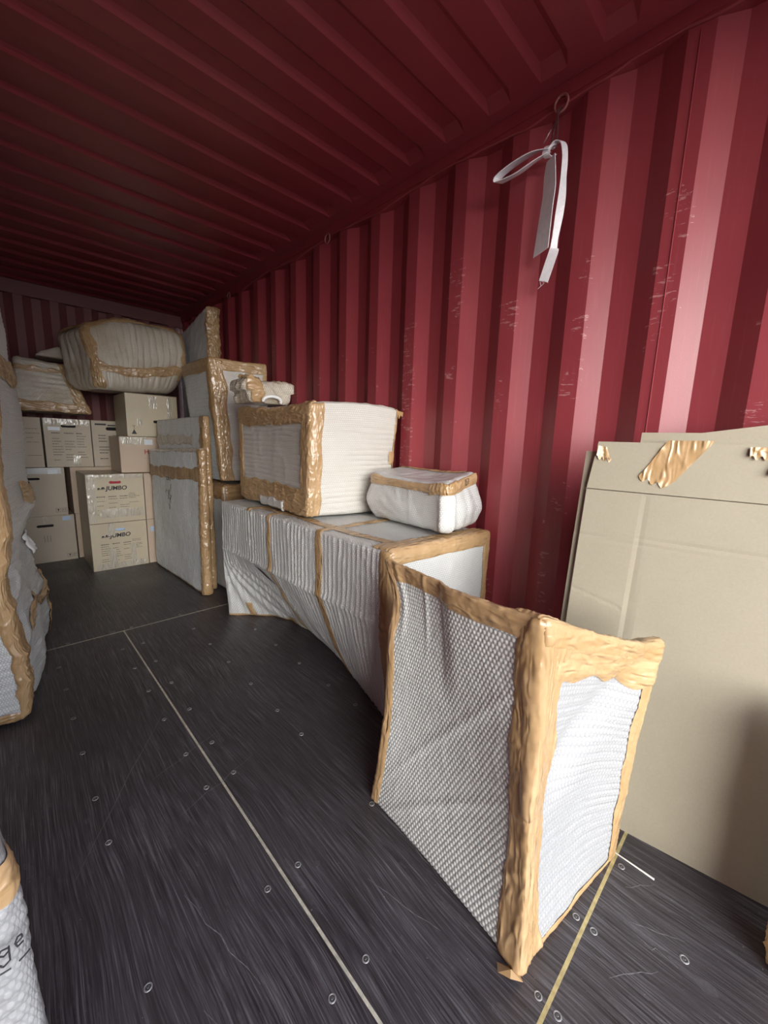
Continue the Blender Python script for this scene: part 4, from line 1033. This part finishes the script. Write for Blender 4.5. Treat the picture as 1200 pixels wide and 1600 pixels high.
# ================================================================== CARDBOARD SHEETS leaning on the right wall
def bxy(y): return -.307-.155*(y+.106)
def sheet_obj(name, label, yA, yB, z0, z1, base, lean, th=.007, skew=0.0, mat=CARD, zcut=None, double=True, roundc=0.0):
    """sheet leaning to the wall: x = bxy(y)+base+lean*z/z1"""
    r = root(name, (bxy((yA+yB)/2)+base, (yA+yB)/2, z0), label, 'cardboard', 'loose cardboard sheets leaning on the wall')
    return r
def fx(y, z, base, lean): return bxy(y)+base+lean*z
def slab(r, name, poly, base, lean, th, mat, sub=.05, groove=None, wob=.003):
    """poly in (y,z), convex quad; grid slab with grooves (list of functions -> depth)"""
    (a, b, c_, d) = [np.array(p, float) for p in poly]   # order: bottom near(door), bottom far, top far, top near
    nu, nv = 90, 110
    U, W_ = np.meshgrid(np.linspace(0, 1, nu+1), np.linspace(0, 1, nv+1), indexing='ij'); U, W_ = U.ravel()[:, None], W_.ravel()[:, None]
    P2 = (a*(1-U)+b*U)*(1-W_)+(d*(1-U)+c_*U)*W_
    y, z = P2[:, 0], P2[:, 1]
    x = bxy(y)+base+lean*z + wob*NZ[3](np.stack([y, z, 0*y], 1), .8)
    if groove is not None: x = x+groove(y, z)
    Fr = np.stack([x, y, z], 1); Bk = np.stack([x+th, y, z], 1); n = len(x)
    idx = np.arange(n).reshape(nu+1, nv+1)
    F = np.stack([idx[:-1, :-1], idx[:-1, 1:], idx[1:, 1:], idx[1:, :-1]], -1).reshape(-1, 4)
    FB = F[:, ::-1]+n
    ed = []
    for line in (idx[:, 0], idx[:, -1][::-1], idx[0, :][::-1], idx[-1, :]):
        for i in range(len(line)-1): ed.append([line[i], line[i+1], line[i+1]+n, line[i]+n])
    Fa = F.tolist()+FB.tolist()+[[int(v) for v in e] for e in ed]
    mi = [0]*(2*len(F))+[1]*len(ed)
    return mesh_obj(name, np.vstack([Fr, Bk]), Fa, [mat, EDGE], r, smooth=False, midx=mi)
LEAN = .075
def line_g(y, z, p0, p1, w, dep, lo=-9, hi=9):
    dy, dz = p1[0]-p0[0], p1[1]-p0[1]; L = math.hypot(dy, dz)
    d = ((y-p0[0])*dz-(z-p0[1])*dy)/L
    return dep*np.exp(-(d/w)**2)
def grooves(y, z):
    g = line_g(y, z, (.273, 1.0), (.290, .0), .0035, .0022)+line_g(y, z, (.259, 1.0), (.276, .0), .0035, .0022)
    g = g*(z < 1.0)
    g = g+line_g(y, z, (.441, .868), (.013, .874), .0035, .0018)+line_g(y, z, (.441, .853), (.013, .859), .0035, .0015)*.6
    g = g+line_g(y, z, (.44, .70), (.30, .665), .004, .0012)*(y > .3)
    return g
s1 = sheet_obj('cardboard_sheet', 'large pale cardboard sheet with brown tape scraps, frontmost of the leaning sheets', 0, 0, 0, 0, 0, 0)
slab(s1, 'lower_panel', [(-.62, .0), (.440, .0), (.428, 1.003), (-.62, .992)], 0, LEAN, .007, CARD, groove=grooves)
slab(s1, 'upper_flap', [(-.62, .994), (.428, 1.006), (.414, 1.144), (-.62, 1.138)], -.001, LEAN, .007, CARD)
def scrap(poly, name='tape_scrap', base=-.0035, seed=0, curl=.012):
    n = 14; (a, b, c_, d) = [np.array(p, float) for p in poly]
    U, W_ = np.meshgrid(np.linspace(0, 1, n+1), np.linspace(0, 1, n+1), indexing='ij'); U, W_ = U.ravel()[:, None], W_.ravel()[:, None]
    P2 = (a*(1-U)+b*U)*(1-W_)+(d*(1-U)+c_*U)*W_
    y, z = P2[:, 0].copy(), P2[:, 1].copy(); w0 = W_[:, 0]
    edge = (w0 < .12); z[edge] += .006*np.sin(U[edge, 0]*19+seed)
    x = bxy(y)+base+LEAN*z-.0035*crease(np.stack([y, z, 0*y+seed], 1), 14, seed)-curl*np.clip(U[:, 0]-.75, 0, 1)**2*6
    P = np.stack([x, y, z], 1); idx = np.arange(len(x)).reshape(n+1, n+1)
    F = np.stack([idx[:-1, :-1], idx[:-1, 1:], idx[1:, 1:], idx[1:, :-1]], -1).reshape(-1, 4)
    return mesh_obj(name, P, F, TAPE, s1, uv=P[:, 1:3][F].reshape(-1, 2), smooth=True)
scrap([(.232, 1.022), (.302, 1.045), (.248, 1.150), (.150, 1.151)], seed=1, curl=.004)
scrap([(.374, 1.088), (.412, 1.098), (.410, 1.132), (.390, 1.128)], seed=2, curl=.02)
scrap([(.030, 1.110), (.080, 1.112), (.082, 1.137), (.030, 1.138)], seed=3, curl=.01)
scrap([(-.02, 1.06), (.04, 1.07), (.03, 1.135), (-.02, 1.138)], seed=4)
s2 = sheet_obj('cardboard_sheet', 'cardboard sheet with rounded corner peeking out at the left behind the large pale one', 0, 0, 0, 0, 0, 0)
slab(s2, 'panel', [(-.5, .0), (.46, .0), (.448, 1.115), (-.5, 1.110)], .016, LEAN, .007, CARD)
s3 = sheet_obj('cardboard_sheet', 'cardboard sheet standing slightly higher, directly behind the large pale one', 0, 0, 0, 0, 0, 0)
slab(s3, 'panel', [(-.60, .0), (.335, .0), (.318, 1.172), (-.60, 1.172)], .032, LEAN, .007, CARD)
s4 = sheet_obj('cardboard_sheet', 'rearmost cardboard sheet, its top edge rising towards the right edge', 0, 0, 0, 0, 0, 0)
slab(s4, 'panel', [(-.60, .0), (.30, .0), (.19, 1.172), (-.60, 1.30)], .048, LEAN, .007, CARD)

# ================================================================== STRAP, WIRE, STICK
tw = root('wire_hook', (-.03, .765, 2.28), 'bent zinc wire hook hanging from the ring below the ceiling rail', 'hook')
V, F = tubeVF([(-.022, .765, 2.318), (-.032, .768, 2.300), (-.030, .765, 2.27), (-.034, .760, 2.23), (-.040, .757, 2.185), (-.046, .765, 2.178), (-.044, .773, 2.20), (-.036, .773, 2.25), (-.028, .770, 2.296), (-.020, .762, 2.318)], .0028, 8, True)
mesh_obj('wire_link', V, F, STEEL, tw, smooth=True)
V, F = tubeVF([(-.024, .772, 2.285), (-.034, .790, 2.25), (-.044, .805, 2.215)], .002, 6); mesh_obj('wire_tail', V, F, STEEL, tw, smooth=True)
V, F = tubeVF([(-.026, .766, 2.30), (-.04, .772, 2.24), (-.045, .782, 2.165)], .002, 6); mesh_obj('wire_tail', V, F, STEEL, tw, smooth=True)
ts = root('webbing_strap', (-.05, .765, 2.18), 'white webbing strap looped over the wire hook on the red wall', 'strap')
def ribbon(name, path, widths, th=.0022, mat=WEB):
    """path: list of (centre, width direction)"""
    V, F = [], []
    P = [Vector(p) for p, d in path]; D = [Vector(d).normalized() for p, d in path]
    Q, E_2 = [], []
    for i in range(len(P)-1):
        p0 = P[max(0, i-1)]; p1 = P[i]; p2 = P[i+1]; p3 = P[min(len(P)-1, i+2)]
        for t in (0, .25, .5, .75):
            Q.append(.5*((2*p1)+(-p0+p2)*t+(2*p0-5*p1+4*p2-p3)*t*t+(-p0+3*p1-3*p2+p3)*t**3)); E_2.append(D[i].lerp(D[i+1], t).normalized())
    Q.append(P[-1]); E_2.append(D[-1])
    for i, (p, d) in enumerate(zip(Q, E_2)):
        a = Q[max(0, i-1)]; b = Q[min(len(Q)-1, i+1)]; n = (b-a).normalized().cross(d).normalized()
        w = np.interp(i, np.linspace(0, len(Q)-1, len(widths)), widths)
        for sw, sn in ((-.5, -.5), (.5, -.5), (.5, .5), (-.5, .5)): V.append(tuple(p+d*(w*sw)+n*(th*sn)))
    m = len(Q)
    for i in range(m-1):
        for k in range(4): F.append([i*4+k, i*4+(k+1) % 4, (i+1)*4+(k+1) % 4, (i+1)*4+k])
    F.append([3, 2, 1, 0]); F.append([(m-1)*4+k for k in range(4)])
    return mesh_obj(name, V, F, mat, ts)
# sideways loop
ribbon('loop', [((-.046, .775, 2.185), (.9, 0, .45)), ((-.06, .83, 2.190), (.9, 0, .35)), ((-.07, .90, 2.178), (.9, 0, .3)), ((-.075, .962, 2.158), (.9, 0, .3)), ((-.076, .970, 2.140), (.9, 0, .3)),
                ((-.074, .955, 2.136), (.9, 0, .3)), ((-.068, .89, 2.140), (.9, 0, .4)), ((-.06, .83, 2.158), (.9, 0, .45)), ((-.05, .78, 2.172), (.9, 0, .5))], [.044, .054, .056, .054, .044])
ribbon('knot', [((-.040, .768, 2.195), (0, 1, .2)), ((-.052, .782, 2.190), (0, 1, .3)), ((-.060, .785, 2.165), (0, 1, .3)), ((-.048, .778, 2.155), (0, 1, .2)), ((-.036, .770, 2.165), (0, 1, .2))], [.028, .03, .028])
# arch then front tail facing the camera, shorter
ribbon('short_tail', [((-.050, .770, 2.150), (.6, .9, 0)), ((-.058, .765, 2.10), (.5, .9, 0)), ((-.056, .762, 2.04), (.45, .9, 0)), ((-.058, .765, 1.98), (.45, .9, 0)), ((-.060, .768, 1.91), (.4, .9, 0)), ((-.060, .772, 1.835), (.35, .9, -.1))], [.050, .062, .066, .068, .070, .074])
ribbon('long_tail', [((-.046, .778, 2.182), (.9, -.2, .3)), ((-.044, .755, 2.198), (.9, -.3, .2)), ((-.042, .733, 2.185), (.9, -.4, 0)), ((-.042, .722, 2.14), (.8, -.5, 0)), ((-.042, .720, 2.07), (.6, -.7, 0)), ((-.044, .718, 2.01), (.5, -.8, 0)),
                     ((-.044, .722, 1.95), (.7, -.6, 0)), ((-.046, .728, 1.88), (.8, -.4, 0)), ((-.046, .730, 1.845), (.7, -.6, 0)), ((-.050, .726, 1.835), (.2, -1, -.3)), ((-.052, .738, 1.79), (.1, -1, -.35)), ((-.052, .755, 1.735), (.05, -1, -.4))],
       [.030, .032, .028, .022, .020, .026, .030, .026, .026, .034, .036, .036])
V, F = join([tubeVF([(-.052, .758, 1.735), (-.054, .750, 1.728), (-.056, .772, 1.712)], .0007, 4), tubeVF([(-.052, .762, 1.737), (-.056, .742, 1.733), (-.056, .734, 1.724)], .0007, 4), tubeVF([(-.052, .768, 1.738), (-.05, .764, 1.722)], .0007, 4)])
mesh_obj('frayed_threads', V, F, WEB, ts)
# hardly visible staple-like stick on the floor
tk = root('plastic_strip', (-.445, .15, 0), 'thin white plastic strip lying on the floor by the foot of the sloping package', 'strip')
V, F = tubeVF([(-.4445, .205, .0032), (-.4450, .17, .0034), (-.4462, .135, .0040), (-.4470, .102, .0040)], [.0016, .0018, .0022, .0026], 6); mesh_obj('strip', V, F, PLAST, tk)
